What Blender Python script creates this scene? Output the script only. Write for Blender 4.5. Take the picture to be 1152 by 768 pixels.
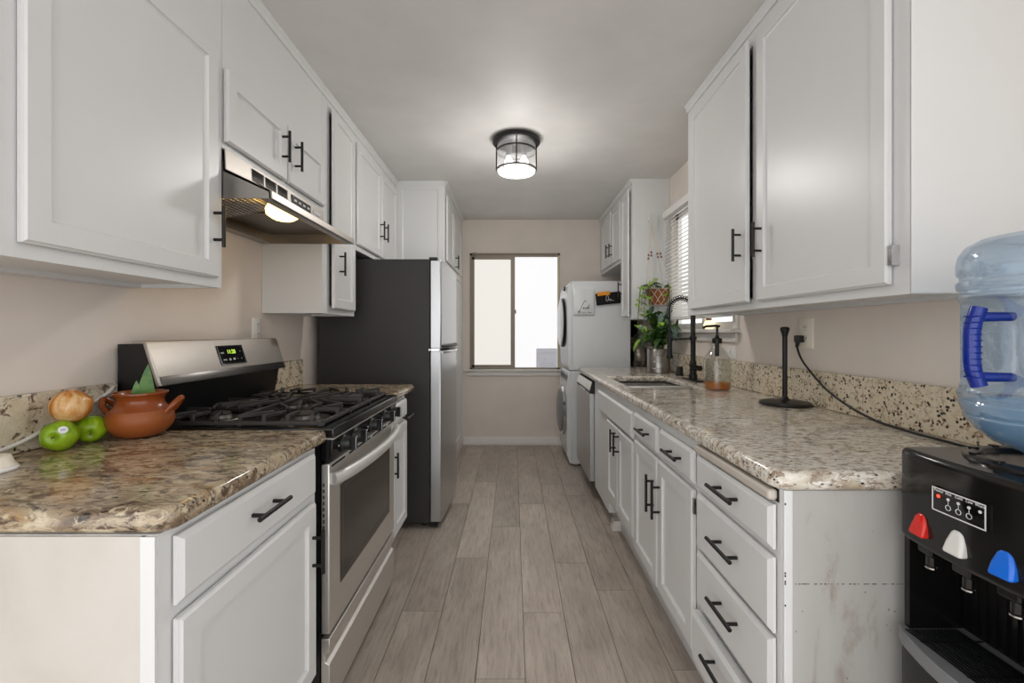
import bpy, bmesh, math, random
from mathutils import Vector, Matrix
random.seed(7)
R = math.radians
for _o in list(bpy.data.objects):
    bpy.data.objects.remove(_o)
SC = bpy.context.scene
COL = SC.collection
# ------------------------------------------------------------------ camera, world, exposure
CAMZ = 1.214
cam = bpy.data.cameras.new('camera'); cam.sensor_width = 36; cam.lens = 500/1152*36
cam.shift_x = -1/1152; cam.shift_y = -10/1152; cam.clip_start = 0.02
camo = bpy.data.objects.new('camera', cam); COL.objects.link(camo)
camo.location = (0, 0, CAMZ); camo.rotation_euler = (R(90), 0, 0)
SC.camera = camo
world = bpy.data.worlds.new('world'); SC.world = world; world.use_nodes = True
world.node_tree.nodes['Background'].inputs[0].default_value = (0.96, 0.98, 1.0, 1)
world.node_tree.nodes['Background'].inputs[1].default_value = 2.3
SC.view_settings.view_transform = 'Standard'; SC.view_settings.look = 'None'
SC.view_settings.gamma = 1; SC.view_settings.use_curve_mapping = False
SC.view_settings.exposure = 0.0
try:
    SC.cycles.use_denoising = True
    SC.cycles.max_bounces = 10; SC.cycles.transparent_max_bounces = 24
    SC.cycles.caustics_reflective = False; SC.cycles.caustics_refractive = False
    SC.cycles.sample_clamp_indirect = 6
except Exception: pass
LAMP_W = 5; PANE_E = .86; HOOD_E = 9

# ------------------------------------------------------------------ materials
def lin(c):
    return tuple(((v/255)/12.92 if v/255 <= .04045 else ((v/255+.055)/1.055)**2.4) for v in c)
def mat(name, rgb, rough=.5, metal=0, srgb=True, **k):
    m = bpy.data.materials.new(name); m.use_nodes = True
    b = m.node_tree.nodes['Principled BSDF']
    c = lin(rgb) if srgb else rgb
    b.inputs['Base Color'].default_value = (*c, 1)
    b.inputs['Roughness'].default_value = rough; b.inputs['Metallic'].default_value = metal
    for kk, v in k.items():
        b.inputs[kk].default_value = v
    return m
class NT:
    def __init__(s, m): s.t = m.node_tree; s.b = s.t.nodes['Principled BSDF']; s.o = s.t.nodes['Material Output']
    def n(s, typ, **k):
        x = s.t.nodes.new(typ)
        for kk, v in k.items():
            if isinstance(kk, str) and hasattr(x, kk): setattr(x, kk, v)
        return x
    def l(s, a, b): s.t.links.new(a, b)
    def coords(s, scale=(1,1,1), rot=(0,0,0)):
        tc = s.n('ShaderNodeTexCoord'); mp = s.n('ShaderNodeMapping')
        mp.inputs['Scale'].default_value = scale; mp.inputs['Rotation'].default_value = rot
        s.l(tc.outputs['Object'], mp.inputs['Vector']); return mp.outputs['Vector']
    def noise(s, vec, scale, detail=4, rough=.55, dist=0):
        x = s.n('ShaderNodeTexNoise'); x.inputs['Scale'].default_value = scale; x.inputs['Detail'].default_value = detail
        x.inputs['Roughness'].default_value = rough; x.inputs['Distortion'].default_value = dist
        s.l(vec, x.inputs['Vector']); return x.outputs['Fac']
    def ramp(s, fac, stops, interp='LINEAR'):
        x = s.n('ShaderNodeValToRGB'); x.color_ramp.interpolation = interp
        e = x.color_ramp.elements
        while len(e) < len(stops): e.new(.5)
        for i, (p, c) in enumerate(stops):
            e[i].position = p; e[i].color = (*(c if len(c) == 3 else c[:3]), 1)
        s.l(fac, x.inputs['Fac']); return x.outputs['Color']
    def mix(s, fac, a, b, mode='MIX'):
        x = s.n('ShaderNodeMix'); x.data_type = 'RGBA'; x.blend_type = mode
        if hasattr(fac, 'is_linked') or hasattr(fac, 'links'): s.l(fac, x.inputs[0])
        else: x.inputs[0].default_value = fac
        for v, i in ((a, 6), (b, 7)):
            if isinstance(v, tuple): x.inputs[i].default_value = (*v, 1)
            else: s.l(v, x.inputs[i])
        return x.outputs[2]
    def bump(s, h, strength=.2, dist=.002):
        x = s.n('ShaderNodeBump'); x.inputs['Strength'].default_value = strength; x.inputs['Distance'].default_value = dist
        s.l(h, x.inputs['Height']); s.l(x.outputs['Normal'], s.b.inputs['Normal'])
def bw(v): return (v, v, v)

def m_paint(name, rgb, rough, scale, strength, stretch=(1,1,1), dist=.001, var=.04):
    m = mat(name, rgb, rough); t = NT(m); v = t.coords(stretch)
    f = t.noise(v, scale, 5); t.bump(f, strength, dist)
    g = t.noise(t.coords(), 3.5, 3)
    c = lin(rgb); d = tuple(x*(1-var) for x in c); e = tuple(min(1, x*(1+var)) for x in c)
    t.l(t.ramp(g, [(.3, d), (.7, e)]), t.b.inputs['Base Color'])
    return m
M = {}
M['wall'] = m_paint('wall_paint', (230, 219, 209), .75, 90, .12)
M['ceiling'] = m_paint('ceiling_paint', (226, 224, 221), .6, 60, .1)
M['white'] = m_paint('cabinet_paint', (219, 219, 218), .34, 26, .12, (1, 1, .08), .0008, .015)
M['trim'] = m_paint('trim_paint', (226, 222, 216), .4, 30, .05)
M['inside'] = mat('cabinet_inside', (70, 60, 50), .8)
M['gap'] = mat('dark_gap', (18, 17, 16), .8)
M['black'] = mat('black_metal', (24, 22, 21), .42, .3)
M['blackgloss'] = mat('black_gloss', (14, 14, 15), .12)
M['blackplastic'] = mat('black_plastic', (15, 15, 16), .36)
M['dispblack'] = mat('dispenser_black', (18, 17, 17), .16)
M['iron'] = mat('cast_iron', (62, 59, 57), .42, .3)
M['fridgeside'] = m_paint('fridge_side', (52, 50, 49), .5, 300, .1)
def m_steel(name, rgb, rough, stretch):
    m = mat(name, rgb, rough, 1.0); t = NT(m); f = t.noise(t.coords(stretch), 260, 2)
    t.l(t.ramp(f, [(.3, bw(rough-.03)), (.7, bw(rough+.03))]), t.b.inputs['Roughness']); return m
M['handlesteel'] = mat('satin_steel', (228, 226, 222), .42, .65)
M['steel'] = m_steel('brushed_steel', (226, 223, 218), .46, (1, .05, 1))
M['steelv'] = m_steel('brushed_steel_upright', (196, 197, 198), .32, (1, 1, .04))
M['sinksteel'] = m_steel('sink_steel', (150, 146, 142), .3, (1, .05, 1))
M['hoodsteel'] = m_steel('hood_steel', (168, 163, 157), .4, (1, .05, 1))
M['bgsteel'] = m_steel('soft_steel', (190, 184, 177), .42, (1, .05, 1))
M['steeldark'] = m_steel('dark_steel', (120, 117, 114), .35, (1, .05, 1))
M['chrome'] = mat('chrome', (215, 215, 215), .1, 1)
M['appl'] = mat('white_enamel', (222, 224, 224), .25)
M['applgrey'] = mat('grey_plastic', (120, 122, 124), .3)
M['plate'] = mat('white_plate', (240, 238, 234), .35)
M['ivory'] = mat('ivory_plate', (244, 236, 218), .35)
M['bronze'] = mat('window_bronze', (140, 128, 114), .45, .3)
M['cream'] = mat('cream_frame', (205, 196, 170), .5)
M['panelgrey'] = mat('grey_panel', (222, 222, 228), .35)
M['translucent'] = mat('translucent_grey', (222, 222, 228), .4)
_t = M['translucent'].node_tree; _tl = _t.nodes.new('ShaderNodeBsdfTransparent'); _tl.inputs[0].default_value = (.78, .78, .80, 1)
_mx = _t.nodes.new('ShaderNodeMixShader'); _mx.inputs[0].default_value = .7
_t.links.new(_t.nodes['Principled BSDF'].outputs[0], _mx.inputs[1]); _t.links.new(_tl.outputs[0], _mx.inputs[2]); _t.links.new(_mx.outputs[0], _t.nodes['Material Output'].inputs[0])
M['terra'] = m_paint('terracotta', (138, 68, 26), .22, 20, .1, (1,1,1), .001, .15)
M['terraraw'] = m_paint('terracotta_raw', (150, 80, 34), .5, 20, .1, (1,1,1), .001, .15)
M['rope'] = mat('cotton_cord', (212, 205, 193), .9)
M['bead'] = mat('wood_bead', (120, 84, 60), .6)
M['board'] = mat('board_paint', (200, 191, 180), .45)
M['soil'] = mat('soil', (50, 38, 28), .95)
M['stem'] = mat('stem', (96, 120, 52), .6)
M['orange'] = mat('orange_marker', (238, 150, 20), .5)
M['ink'] = mat('black_ink', (25, 25, 25), .6)
M['whiteink'] = mat('white_ink', (225, 225, 225), .6)
M['red'] = mat('red_plastic', (214, 40, 30), .2)
M['blue'] = mat('blue_plastic', (20, 105, 215), .2)
M['lever'] = mat('white_plastic', (222, 220, 214), .3)
M['bluehandle'] = mat('blue_handle', (10, 40, 135), .18)
M['cable'] = mat('white_cable', (228, 224, 218), .45)
M['blackcloth'] = mat('black_cloth', (16, 15, 15), .9)
M['foil'] = mat('duct_foil', (150, 142, 132), .4, .7)
M['slat'] = mat('blind_slat', (236, 234, 230), .5)
def m_emit(name, rgb, e):
    m = mat(name, tuple(v*.4 for v in rgb), .5); b = m.node_tree.nodes['Principled BSDF']
    b.inputs['Emission Color'].default_value = (*lin(rgb), 1); b.inputs['Emission Strength'].default_value = e
    return m
M['pane'] = m_emit('lit_frosted_pane', (248, 244, 236), PANE_E)
M['paneclear'] = m_emit('lit_window_pane', (253, 252, 253), PANE_E*1.08)
M['pane2'] = m_emit('lit_side_pane', (252, 253, 255), 1.3)
M['bulb'] = m_emit('lit_bulb', (255, 246, 232), 4)
M['hoodlamp'] = m_emit('lit_hood_lens', (255, 205, 112), HOOD_E)
M['sill_lamp'] = m_emit('lit_cream_glass', (255, 236, 190), 1.5)
M['digits'] = m_emit('green_digits', (190, 230, 80), 1.6)
M['redled'] = m_emit('red_led', (255, 60, 40), 3)
def m_glass(name, rgb, base=.06, rough=.03, haze=0, hazecol=(200, 220, 235), edge=.5, ripple=0):
    m = bpy.data.materials.new(name); m.use_nodes = True; t = m.node_tree
    for n in list(t.nodes):
        if n.type == 'BSDF_PRINCIPLED': t.nodes.remove(n)
    out = t.nodes['Material Output']
    tr = t.nodes.new('ShaderNodeBsdfTransparent'); tr.inputs[0].default_value = (*lin(rgb), 1)
    gl = t.nodes.new('ShaderNodeBsdfGlossy'); gl.inputs['Roughness'].default_value = rough
    lw = t.nodes.new('ShaderNodeLayerWeight'); lw.inputs[0].default_value = .35
    mr = t.nodes.new('ShaderNodeMapRange'); mr.inputs[3].default_value = base; mr.inputs[4].default_value = edge
    t.links.new(lw.outputs['Facing'], mr.inputs[0])
    mx = t.nodes.new('ShaderNodeMixShader'); t.links.new(mr.outputs[0], mx.inputs[0])
    t.links.new(tr.outputs[0], mx.inputs[1]); t.links.new(gl.outputs[0], mx.inputs[2]); last = mx
    if ripple:
        tc = t.nodes.new('ShaderNodeTexCoord'); mp = t.nodes.new('ShaderNodeMapping'); mp.inputs['Scale'].default_value = (1, 1, 2.2)
        nz = t.nodes.new('ShaderNodeTexNoise'); nz.inputs['Scale'].default_value = 26; nz.inputs['Detail'].default_value = 3
        bp = t.nodes.new('ShaderNodeBump'); bp.inputs['Strength'].default_value = ripple; bp.inputs['Distance'].default_value = .004
        t.links.new(tc.outputs['Object'], mp.inputs[0]); t.links.new(mp.outputs[0], nz.inputs[0]); t.links.new(nz.outputs[0], bp.inputs['Height'])
        t.links.new(bp.outputs[0], gl.inputs['Normal']); t.links.new(bp.outputs[0], lw.inputs['Normal'])
    if haze:
        df = t.nodes.new('ShaderNodeBsdfDiffuse'); df.inputs[0].default_value = (*lin(hazecol), 1)
        m2 = t.nodes.new('ShaderNodeMixShader'); m2.inputs[0].default_value = haze
        t.links.new(mx.outputs[0], m2.inputs[1]); t.links.new(df.outputs[0], m2.inputs[2]); last = m2
    t.links.new(last.outputs[0], out.inputs[0]); return m
M['glass'] = m_glass('clear_glass', (243, 245, 244), .05)
M['lampglass'] = m_glass('lamp_glass', (236, 236, 236), .08, .05, .22, (240, 240, 240))
M['bottle'] = m_glass('blue_bottle', (224, 236, 247), .12, .07, .15, (200, 216, 230), .6, .5)
M['water'] = m_glass('bottle_water', (196, 234, 250), .06, .02, .34, (150, 212, 246), .35)
M['soap'] = m_glass('amber_soap', (236, 160, 50), .06, .05, .45, (222, 140, 30))
M['ovenglass'] = mat('oven_glass', (40, 36, 33), .1)
M['clearblack'] = mat('display_glass', (10, 10, 11), .08)
def granite(name, base, spots, bs, fs, dark, stretch=(1,1,1), rough=.14, dk=(.62,.68), vthr=(.16,.24)):
    m = mat(name, (200, 190, 170), rough); t = NT(m)
    v = t.coords(stretch)
    big = t.noise(v, bs, 6, .62, 1.2)
    n = len(base)
    col = t.ramp(big, [(.28 + .46*i/(n-1), lin(c)) for i, c in enumerate(base)])
    fine = t.noise(v, fs, 5, .7, .6)
    col = t.mix(t.ramp(fine, [(.50, bw(0)), (.60, bw(1))]), col, lin(spots[0]))
    fine2 = t.noise(t.coords(stretch, (.5, .3, .9)), fs*.8, 5, .7, .8)
    col = t.mix(t.ramp(fine2, [(.54, bw(0)), (.62, bw(1))]), col, lin(spots[1]))
    vo = t.n('ShaderNodeTexVoronoi'); vo.inputs['Scale'].default_value = fs*1.15; t.l(v, vo.inputs['Vector'])
    g = t.noise(v, fs*.5, 3)
    grain = t.mix(1.0, t.ramp(vo.outputs['Distance'], [(vthr[0], bw(1)), (vthr[1], bw(0))]), t.ramp(g, [(.46, bw(0)), (.54, bw(1))]), 'MULTIPLY')
    col = t.mix(grain, col, lin(dark))
    dkn = t.noise(t.coords(stretch, (1.1, .2, .4)), bs*2.2, 7, .7, 1.5)
    col = t.mix(t.ramp(dkn, [(dk[0], bw(0)), (dk[1], bw(1))]), col, lin(dark))
    t.l(col, t.b.inputs['Base Color'])
    return m
M['granite_l'] = granite('granite_brown', [(70,56,46), (126,106,84), (180,164,138), (150,118,78), (92,76,64)], [(88,70,58), (198,184,158)], 7, 56, (34,29,26), (.5,1,1), .12, (.57,.66))
M['granite_r'] = granite('granite_cream', [(134,118,102), (198,187,168), (224,218,206), (190,176,154), (150,134,118)], [(142,122,104), (234,230,222)], 8, 72, (50,42,37), (.55,1,1), .1, (.59,.68))
M['granite_b'] = granite('granite_speckled', [(204,190,166), (220,208,184), (206,190,162), (230,220,202)], [(222,210,186), (146,114,88)], 9, 70, (58,46,40), (1,1,1), .2, (.66,.70), (.30,.42))
M['granite_bl'] = granite('granite_patchy', [(60,50,46), (170,154,130), (212,200,176), (220,210,190), (150,132,112), (80,68,60)], [(206,192,166), (110,90,76)], 7, 40, (40,36,34), (1,1,1), .2, (.58,.64))
def m_floor():
    m = mat('plank_floor', (165, 150, 140), .38); t = NT(m)
    at = t.n('ShaderNodeAttribute'); at.attribute_name = 'tone'
    sep = t.n('ShaderNodeSeparateColor'); t.l(at.outputs['Color'], sep.inputs[0])
    tc = t.n('ShaderNodeTexCoord'); ad = t.n('ShaderNodeVectorMath'); ad.operation = 'ADD'
    cx = t.n('ShaderNodeCombineXYZ'); ml = t.n('ShaderNodeMath'); ml.operation = 'MULTIPLY'; ml.inputs[1].default_value = 40
    t.l(sep.outputs[1], ml.inputs[0]); t.l(ml.outputs[0], cx.inputs[0]); t.l(ml.outputs[0], cx.inputs[1])
    t.l(tc.outputs['Object'], ad.inputs[0]); t.l(cx.outputs[0], ad.inputs[1])
    mp = t.n('ShaderNodeMapping'); mp.inputs['Scale'].default_value = (1, .1, 1); t.l(ad.outputs[0], mp.inputs[0])
    f = t.noise(mp.outputs[0], 70, 8, .7, .3)
    mp2 = t.n('ShaderNodeMapping'); mp2.inputs['Scale'].default_value = (1, .3, 1); t.l(ad.outputs[0], mp2.inputs[0])
    g = t.noise(mp2.outputs[0], 6, 4, .6, .8)
    c = t.ramp(f, [(.25, lin((152,139,127))), (.5, lin((194,181,168))), (.75, lin((210,198,186)))])
    c = t.mix(t.ramp(g, [(.35, bw(.34)), (.62, bw(0))]), c, lin((122,106,96)))
    br = t.n('ShaderNodeMapRange'); br.inputs[3].default_value = .72; br.inputs[4].default_value = 1.12; t.l(sep.outputs[0], br.inputs[0])
    cc = t.n('ShaderNodeCombineColor')
    for i in range(3): t.l(br.outputs[0], cc.inputs[i])
    c = t.mix(1.0, c, cc.outputs[0], 'MULTIPLY'); t.l(c, t.b.inputs['Base Color'])
    t.bump(f, .08, .0006); return m
M['floor'] = m_floor()
def m_mottle(name, stops, scale, rough, stretch=(1,1,1), **k):
    m = mat(name, (128,128,128), rough); t = NT(m)
    t.l(t.ramp(t.noise(t.coords(stretch), scale, 5, .6, .5), [(p, lin(c)) for p, c in stops]), t.b.inputs['Base Color']); return m
M['apple'] = m_mottle('green_apple', [(.3,(104,142,12)), (.55,(142,178,26)), (.75,(172,200,58))], 30, .22, (1,1,.5))
M['onion'] = m_mottle('onion_skin', [(.34,(140,70,18)), (.48,(200,130,56)), (.62,(226,186,132))], 30, .25, (1,1,.3))
M['leaf'] = m_mottle('leaf_dark', [(.3,(40,74,30)), (.6,(74,114,46)), (.8,(118,154,74))], 24, .35)
M['leaflight'] = m_mottle('leaf_light', [(.3,(92,132,30)), (.55,(140,176,50)), (.75,(196,208,130))], 40, .4)
M['leafblue'] = m_mottle('leaf_blue', [(.3,(56,84,74)), (.7,(120,146,136))], 24, .4)
M['aloe'] = m_mottle('aloe_leaf', [(.3,(52,98,36)), (.7,(104,144,60))], 30, .4)
M['panelend'] = m_mottle('worn_end_panel', [(.25,(192,185,176)), (.45,(200,194,186)), (.7,(205,200,193))], 6, .5, (1,1,.6))
M['panelend_r'] = m_mottle('scuffed_end_panel', [(.28,(150,140,130)), (.42,(176,173,168)), (.7,(181,179,175))], 9, .5, (1.6,1,.45))  # greyer and darker than the left end panel, with browner mottling

# ------------------------------------------------------------------ mesh helpers
W = {}
def box(bm, x0, x1, y0, y1, z0, z1, mi=0):
    x0, x1 = sorted((x0, x1)); y0, y1 = sorted((y0, y1)); z0, z1 = sorted((z0, z1))
    v = [bm.verts.new((x, y, z)) for x in (x0, x1) for y in (y0, y1) for z in (z0, z1)]
    for q in ((0,1,3,2),(4,6,7,5),(0,4,5,1),(2,3,7,6),(0,2,6,4),(1,5,7,3)):
        bm.faces.new([v[i] for i in q]).material_index = mi
def frame_of(d):
    d = d.normalized(); a = Vector((0,0,1)) if abs(d.z) < .9 else Vector((1,0,0))
    u = d.cross(a).normalized(); return u, d.cross(u).normalized()
def cyl(bm, p0, p1, r0, r1=None, n=16, caps=True, mi=0):
    p0, p1 = Vector(p0), Vector(p1); r1 = r0 if r1 is None else r1
    u, v = frame_of(p1-p0); A = []; B = []
    for i in range(n):
        a = 2*math.pi*i/n; d = u*math.cos(a)+v*math.sin(a)
        A.append(bm.verts.new(p0+d*r0)); B.append(bm.verts.new(p1+d*r1))
    for i in range(n):
        j = (i+1) % n; bm.faces.new((A[i], A[j], B[j], B[i])).material_index = mi
    if caps: bm.faces.new(A).material_index = mi; bm.faces.new(B).material_index = mi
def tube(bm, pts, r, n=8, caps=True, mi=0, closed=False):
    pts = [Vector(p) for p in pts]; L = len(pts); rs = r if isinstance(r, (list, tuple)) else [r]*L
    rings = []; u = None
    for i in range(L):
        if closed: d = pts[(i+1) % L]-pts[i-1]
        else: d = pts[min(i+1, L-1)]-pts[max(i-1, 0)]
        if d.length < 1e-9: d = Vector((0,0,1))
        d.normalize()
        if u is None: u = frame_of(d)[0]
        u = u-d*u.dot(d)
        u = u.normalized() if u.length > 1e-6 else frame_of(d)[0]
        w = d.cross(u)
        rings.append([bm.verts.new(pts[i]+(u*math.cos(2*math.pi*k/n)+w*math.sin(2*math.pi*k/n))*rs[i]) for k in range(n)])
    for i in range(L if closed else L-1):
        a, b = rings[i], rings[(i+1) % L]
        for k in range(n):
            bm.faces.new((a[k], a[(k+1) % n], b[(k+1) % n], b[k])).material_index = mi
    if caps and not closed:
        bm.faces.new(rings[0]).material_index = mi; bm.faces.new(rings[-1]).material_index = mi
def smoothpts(pts, k=6):
    P = [Vector(p) for p in pts]; out = []
    for i in range(len(P)-1):
        a, b, c, d = P[max(i-1,0)], P[i], P[i+1], P[min(i+2, len(P)-1)]
        for s in range(k):
            t = s/k
            out.append(.5*((2*b)+(c-a)*t+(2*a-5*b+4*c-d)*t*t+(3*b-a-3*c+d)*t**3))
    out.append(P[-1]); return out
def lathe(bm, prof, c, n=32, axis='z', mi=0, fn=None):
    rings = []
    for (r, h) in prof:
        ring = []
        for i in range(n if r > 1e-6 else 1):
            a = 2*math.pi*i/n; rr = r
            if fn: rr = fn(a, h, r)
            x, y = rr*math.cos(a), rr*math.sin(a)
            p = {'z': (x, y, h), 'x': (h, x, y), 'y': (x, h, y)}[axis]
            ring.append(bm.verts.new((c[0]+p[0], c[1]+p[1], c[2]+p[2])))
        rings.append(ring)
    for a, b in zip(rings, rings[1:]):
        if len(a) == 1 and len(b) == 1: continue
        for i in range(n):
            j = (i+1) % n
            q = [a[0], b[j], b[i]] if len(a) == 1 else ([a[i], a[j], b[0]] if len(b) == 1 else [a[i], a[j], b[j], b[i]])
            bm.faces.new(q).material_index = mi
def prism(bm, poly, axis, a0, a1, mi=0):
    def P(p, t): return {'y': (p[0], t, p[1]), 'z': (p[0], p[1], t), 'x': (t, p[0], p[1])}[axis]
    A = [bm.verts.new(P(p, a0)) for p in poly]; B = [bm.verts.new(P(p, a1)) for p in poly]; n = len(poly)
    bm.faces.new(A).material_index = mi; bm.faces.new(B).material_index = mi
    for i in range(n):
        j = (i+1) % n; bm.faces.new((A[i], A[j], B[j], B[i])).material_index = mi
def rings(bm, o, u, v, n, w, h, rs, mi=0):
    o, u, v, n = Vector(o), Vector(u), Vector(v), Vector(n); L = []
    for ins, d in rs:
        L.append([bm.verts.new(o+u*a+v*b+n*d) for a, b in ((ins, ins), (w-ins, ins), (w-ins, h-ins), (ins, h-ins))])
    bm.faces.new(L[0]).material_index = mi
    for a, b in zip(L, L[1:]):
        for i in range(4):
            bm.faces.new((a[i], a[(i+1) % 4], b[(i+1) % 4], b[i])).material_index = mi
    bm.faces.new(L[-1]).material_index = mi
def NB(): return bmesh.new()
def mesh_obj(name, bm, mats, parent=None, origin=None, bevel=0, seg=2, angle=40, recalc=True, flat=False):
    if recalc: bmesh.ops.recalc_face_normals(bm, faces=bm.faces)
    if parent is not None:
        pw = W[parent.name]; og = Vector(origin) if origin is not None else pw
        loc = og-pw
    else:
        if origin is None:
            xs = [v.co for v in bm.verts]
            og = Vector(((min(p.x for p in xs)+max(p.x for p in xs))/2, (min(p.y for p in xs)+max(p.y for p in xs))/2, min(p.z for p in xs)))
        else: og = Vector(origin)
        loc = og
    bmesh.ops.translate(bm, vec=-og, verts=bm.verts)
    me = bpy.data.meshes.new(name); bm.to_mesh(me); bm.free()
    for m in (mats if isinstance(mats, (list, tuple)) else [mats]): me.materials.append(M[m] if isinstance(m, str) else m)
    if not flat:
        for p in me.polygons: p.use_smooth = True
        try: me.set_sharp_from_angle(angle=R(angle))
        except Exception: pass
    o = bpy.data.objects.new(name, me); COL.objects.link(o); o.location = loc
    if parent is not None: o.parent = parent
    W[o.name] = og.copy()
    if bevel:
        b = o.modifiers.new('bevel', 'BEVEL'); b.width = bevel; b.segments = seg; b.limit_method = 'ANGLE'; b.angle_limit = R(35)
    return o
def tag(o, label, cat, group=None):
    o['label'] = label; o['category'] = cat
    if group: o['group'] = group
    return o
def thing(name, label, cat, loc, group=None):
    o = bpy.data.objects.new(name, None); COL.objects.link(o); o.location = loc; o.empty_display_size = .05
    W[o.name] = Vector(loc); return tag(o, label, cat, group)
def struct(name, bm, m, parent=None, **k):
    o = mesh_obj(name, bm, m, parent, **k)
    if parent is None: o['kind'] = 'structure'
    return o
def text_bm(body, size, mtx, depth=.0006, align='CENTER', shear=0):
    cu = bpy.data.curves.new('lettering', 'FONT'); cu.body = body; cu.size = size; cu.align_x = align; cu.align_y = 'CENTER'
    cu.extrude = depth/2; cu.shear = shear; cu.resolution_u = 2
    ob = bpy.data.objects.new('lettering', cu); me = bpy.data.meshes.new_from_object(ob)
    bm = bmesh.new(); bm.from_mesh(me); bm.transform(mtx)
    bpy.data.objects.remove(ob); bpy.data.curves.remove(cu); bpy.data.meshes.remove(me)
    return bm
def basis(o, x, y, n):
    m = Matrix.Identity(4)
    for i, a in enumerate((x, y, n)):
        a = Vector(a)
        for k in range(3): m[k][i] = a[k]
    for k in range(3): m[k][3] = o[k]
    return m
def join_bm(dst, src):
    me = bpy.data.meshes.new('tmp'); src.to_mesh(me); src.free(); dst.from_mesh(me); bpy.data.meshes.remove(me)

# ------------------------------------------------------------------ the setting
XW, YB, ZC = 1.25, 4.83, 2.44
SUBZ = -.012
def build_floor():
    bm = NB(); lay = bm.verts.layers.float_color.new('tone')
    box(bm, -1.6, 1.6, -2.6, YB+.1, -.05, SUBZ, 1)
    offs = {0: 1.928, -1: 2.779, -2: 2.397, -3: 1.938, 1: 2.344, 2: 2.095, 3: 1.6, -4: 2.6}
    tone = {(0, 0): .98, (-2, 0): .9, (-1, -1): .7, (0, -1): .75, (1, 0): .55, (-3, 0): .3}
    for k in range(-10, 10):
        x0 = .044+.176*k; x1 = x0+.176
        o = offs.get(k, random.uniform(1.2, 2.4)); j0 = -5
        for j in range(j0, 4):
            y0 = o+1.22*j; y1 = y0+1.22
            y0c, y1c = max(y0, -2.6), min(y1, YB)
            if y1c-y0c < .01: continue
            n0 = len(bm.verts)
            g = .0011
            box(bm, x0+g, x1-g, y0c+g, y1c-g, SUBZ, 0)
            bm.verts.ensure_lookup_table()
            tn = tone.get((k, j), random.uniform(.25, .72)); of = random.random()
            for v in bm.verts[n0:]: v[lay] = (tn, of, 0, 1)
    return struct('floor', bm, ['floor', 'gap'], origin=(0,0,0))
build_floor()
bm = NB(); box(bm, -1.6, 1.6, -2.6, YB+.1, ZC, ZC+.06); struct('ceiling', bm, 'ceiling', origin=(0,0,ZC))
bm = NB(); box(bm, -XW-.1, -XW, .2, YB, 0, ZC); struct('wall_left', bm, 'wall', origin=(-XW,0,0))
# right wall with the kitchen window opening
W2 = (2.50, 3.46, 1.235, 2.13)
bm = NB()
box(bm, XW, XW+.1, .2, W2[0], 0, ZC); box(bm, XW, XW+.1, W2[1], YB, 0, ZC)
box(bm, XW, XW+.1, W2[0], W2[1], 0, W2[2]); box(bm, XW, XW+.1, W2[0], W2[1], W2[3], ZC)
struct('wall_right', bm, 'wall', origin=(XW,0,0))
W1 = (-.466, .508, .818, 2.074)
bm = NB()
box(bm, -XW-.1, W1[0], YB, YB+.1, 0, ZC); box(bm, W1[1], XW+.1, YB, YB+.1, 0, ZC)
box(bm, W1[0], W1[1], YB, YB+.1, 0, W1[2]); box(bm, W1[0], W1[1], YB, YB+.1, W1[3], ZC)
struct('wall_back', bm, 'wall', origin=(0,YB,0))
bm = NB()
prism(bm, [(YB, 0), (YB-.028, 0), (YB-.028, .022), (YB-.014, .03), (YB-.014, .07), (YB-.006, .082), (YB, .082)], 'x', -.55, 1.0)
struct('baseboard_back', bm, 'trim')

# back window
def back_window():
    x0, x1, z0, z1 = W1
    bm = NB()
    fw = .022
    box(bm, x0, x0+fw, YB-.012, YB+.07, z0, z1); box(bm, x1-fw, x1, YB-.012, YB+.07, z0, z1, 1)
    box(bm, x0, x1, YB-.012, YB+.07, z1-.025, z1); box(bm, x0, x1, YB-.012, YB+.07, z0, z0+.016)
    box(bm, x0+fw, x1-fw, YB-.01, YB-.002, z1-.040, z1-.025)
    w = struct('window_1', bm, ['bronze', 'cream'], origin=(0, YB, z0))
    bm = NB()
    sx0, sx1, sz0, sz1 = x0+.02, .022, z0+.018, z1-.038
    t = .028
    box(bm, sx0, sx0+t, YB-.004, YB+.026, sz0, sz1); box(bm, sx1-.046, sx1, YB-.006, YB+.028, sz0, sz1)
    box(bm, sx0, sx1, YB-.004, YB+.026, sz1-t, sz1); box(bm, sx0, sx1, YB-.004, YB+.026, sz0, sz0+t)
    sash = mesh_obj('window_sash', bm, 'bronze', w)
    bm = NB(); box(bm, sx0+t, sx1-.046, YB+.008, YB+.014, sz0+t, sz1-t); mesh_obj('pane', bm, 'pane', sash)
    bm = NB(); box(bm, .022-.004, .022+.004+.01, YB-.012, YB-.002, 1.42, 1.46); box(bm, .012, .02, YB-.02, YB-.004, 1.43, 1.45)
    mesh_obj('latch', bm, 'bronze', sash)
    bm = NB(); box(bm, .01, x1-fw, YB+.036, YB+.042, z0+.016, z1-.025); mesh_obj('pane', bm, 'paneclear', w)
    bm = NB(); box(bm, x0-.055, x1+.035, YB-.045, YB+.02, z0-.022, z0); box(bm, x0-.03, x1+.01, YB-.02, YB, z0-.072, z0-.022)
    mesh_obj('window_sill', bm, 'trim', w, bevel=.004)
    bm = NB(); tube(bm, [(x0+.04, YB-.03, z0+.006), (x0+.09, YB-.035, z0+.012), (x0+.15, YB-.03, z0+.006)], .006); box(bm, x0+.03, x0+.06, YB-.04, YB-.02, z0, z0+.014)
    mesh_obj('crank', bm, 'steeldark', w)
    bm = NB(); cyl(bm, (x0+.05, YB-.02, z1-.01), (x1-.05, YB-.02, z1-.01), .008); cyl(bm, (x0+.03, YB-.022, z1-.012), (x0+.07, YB-.022, z1-.012), .016)
    mesh_obj('curtain_rod', bm, 'bronze', w)
back_window()
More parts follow.
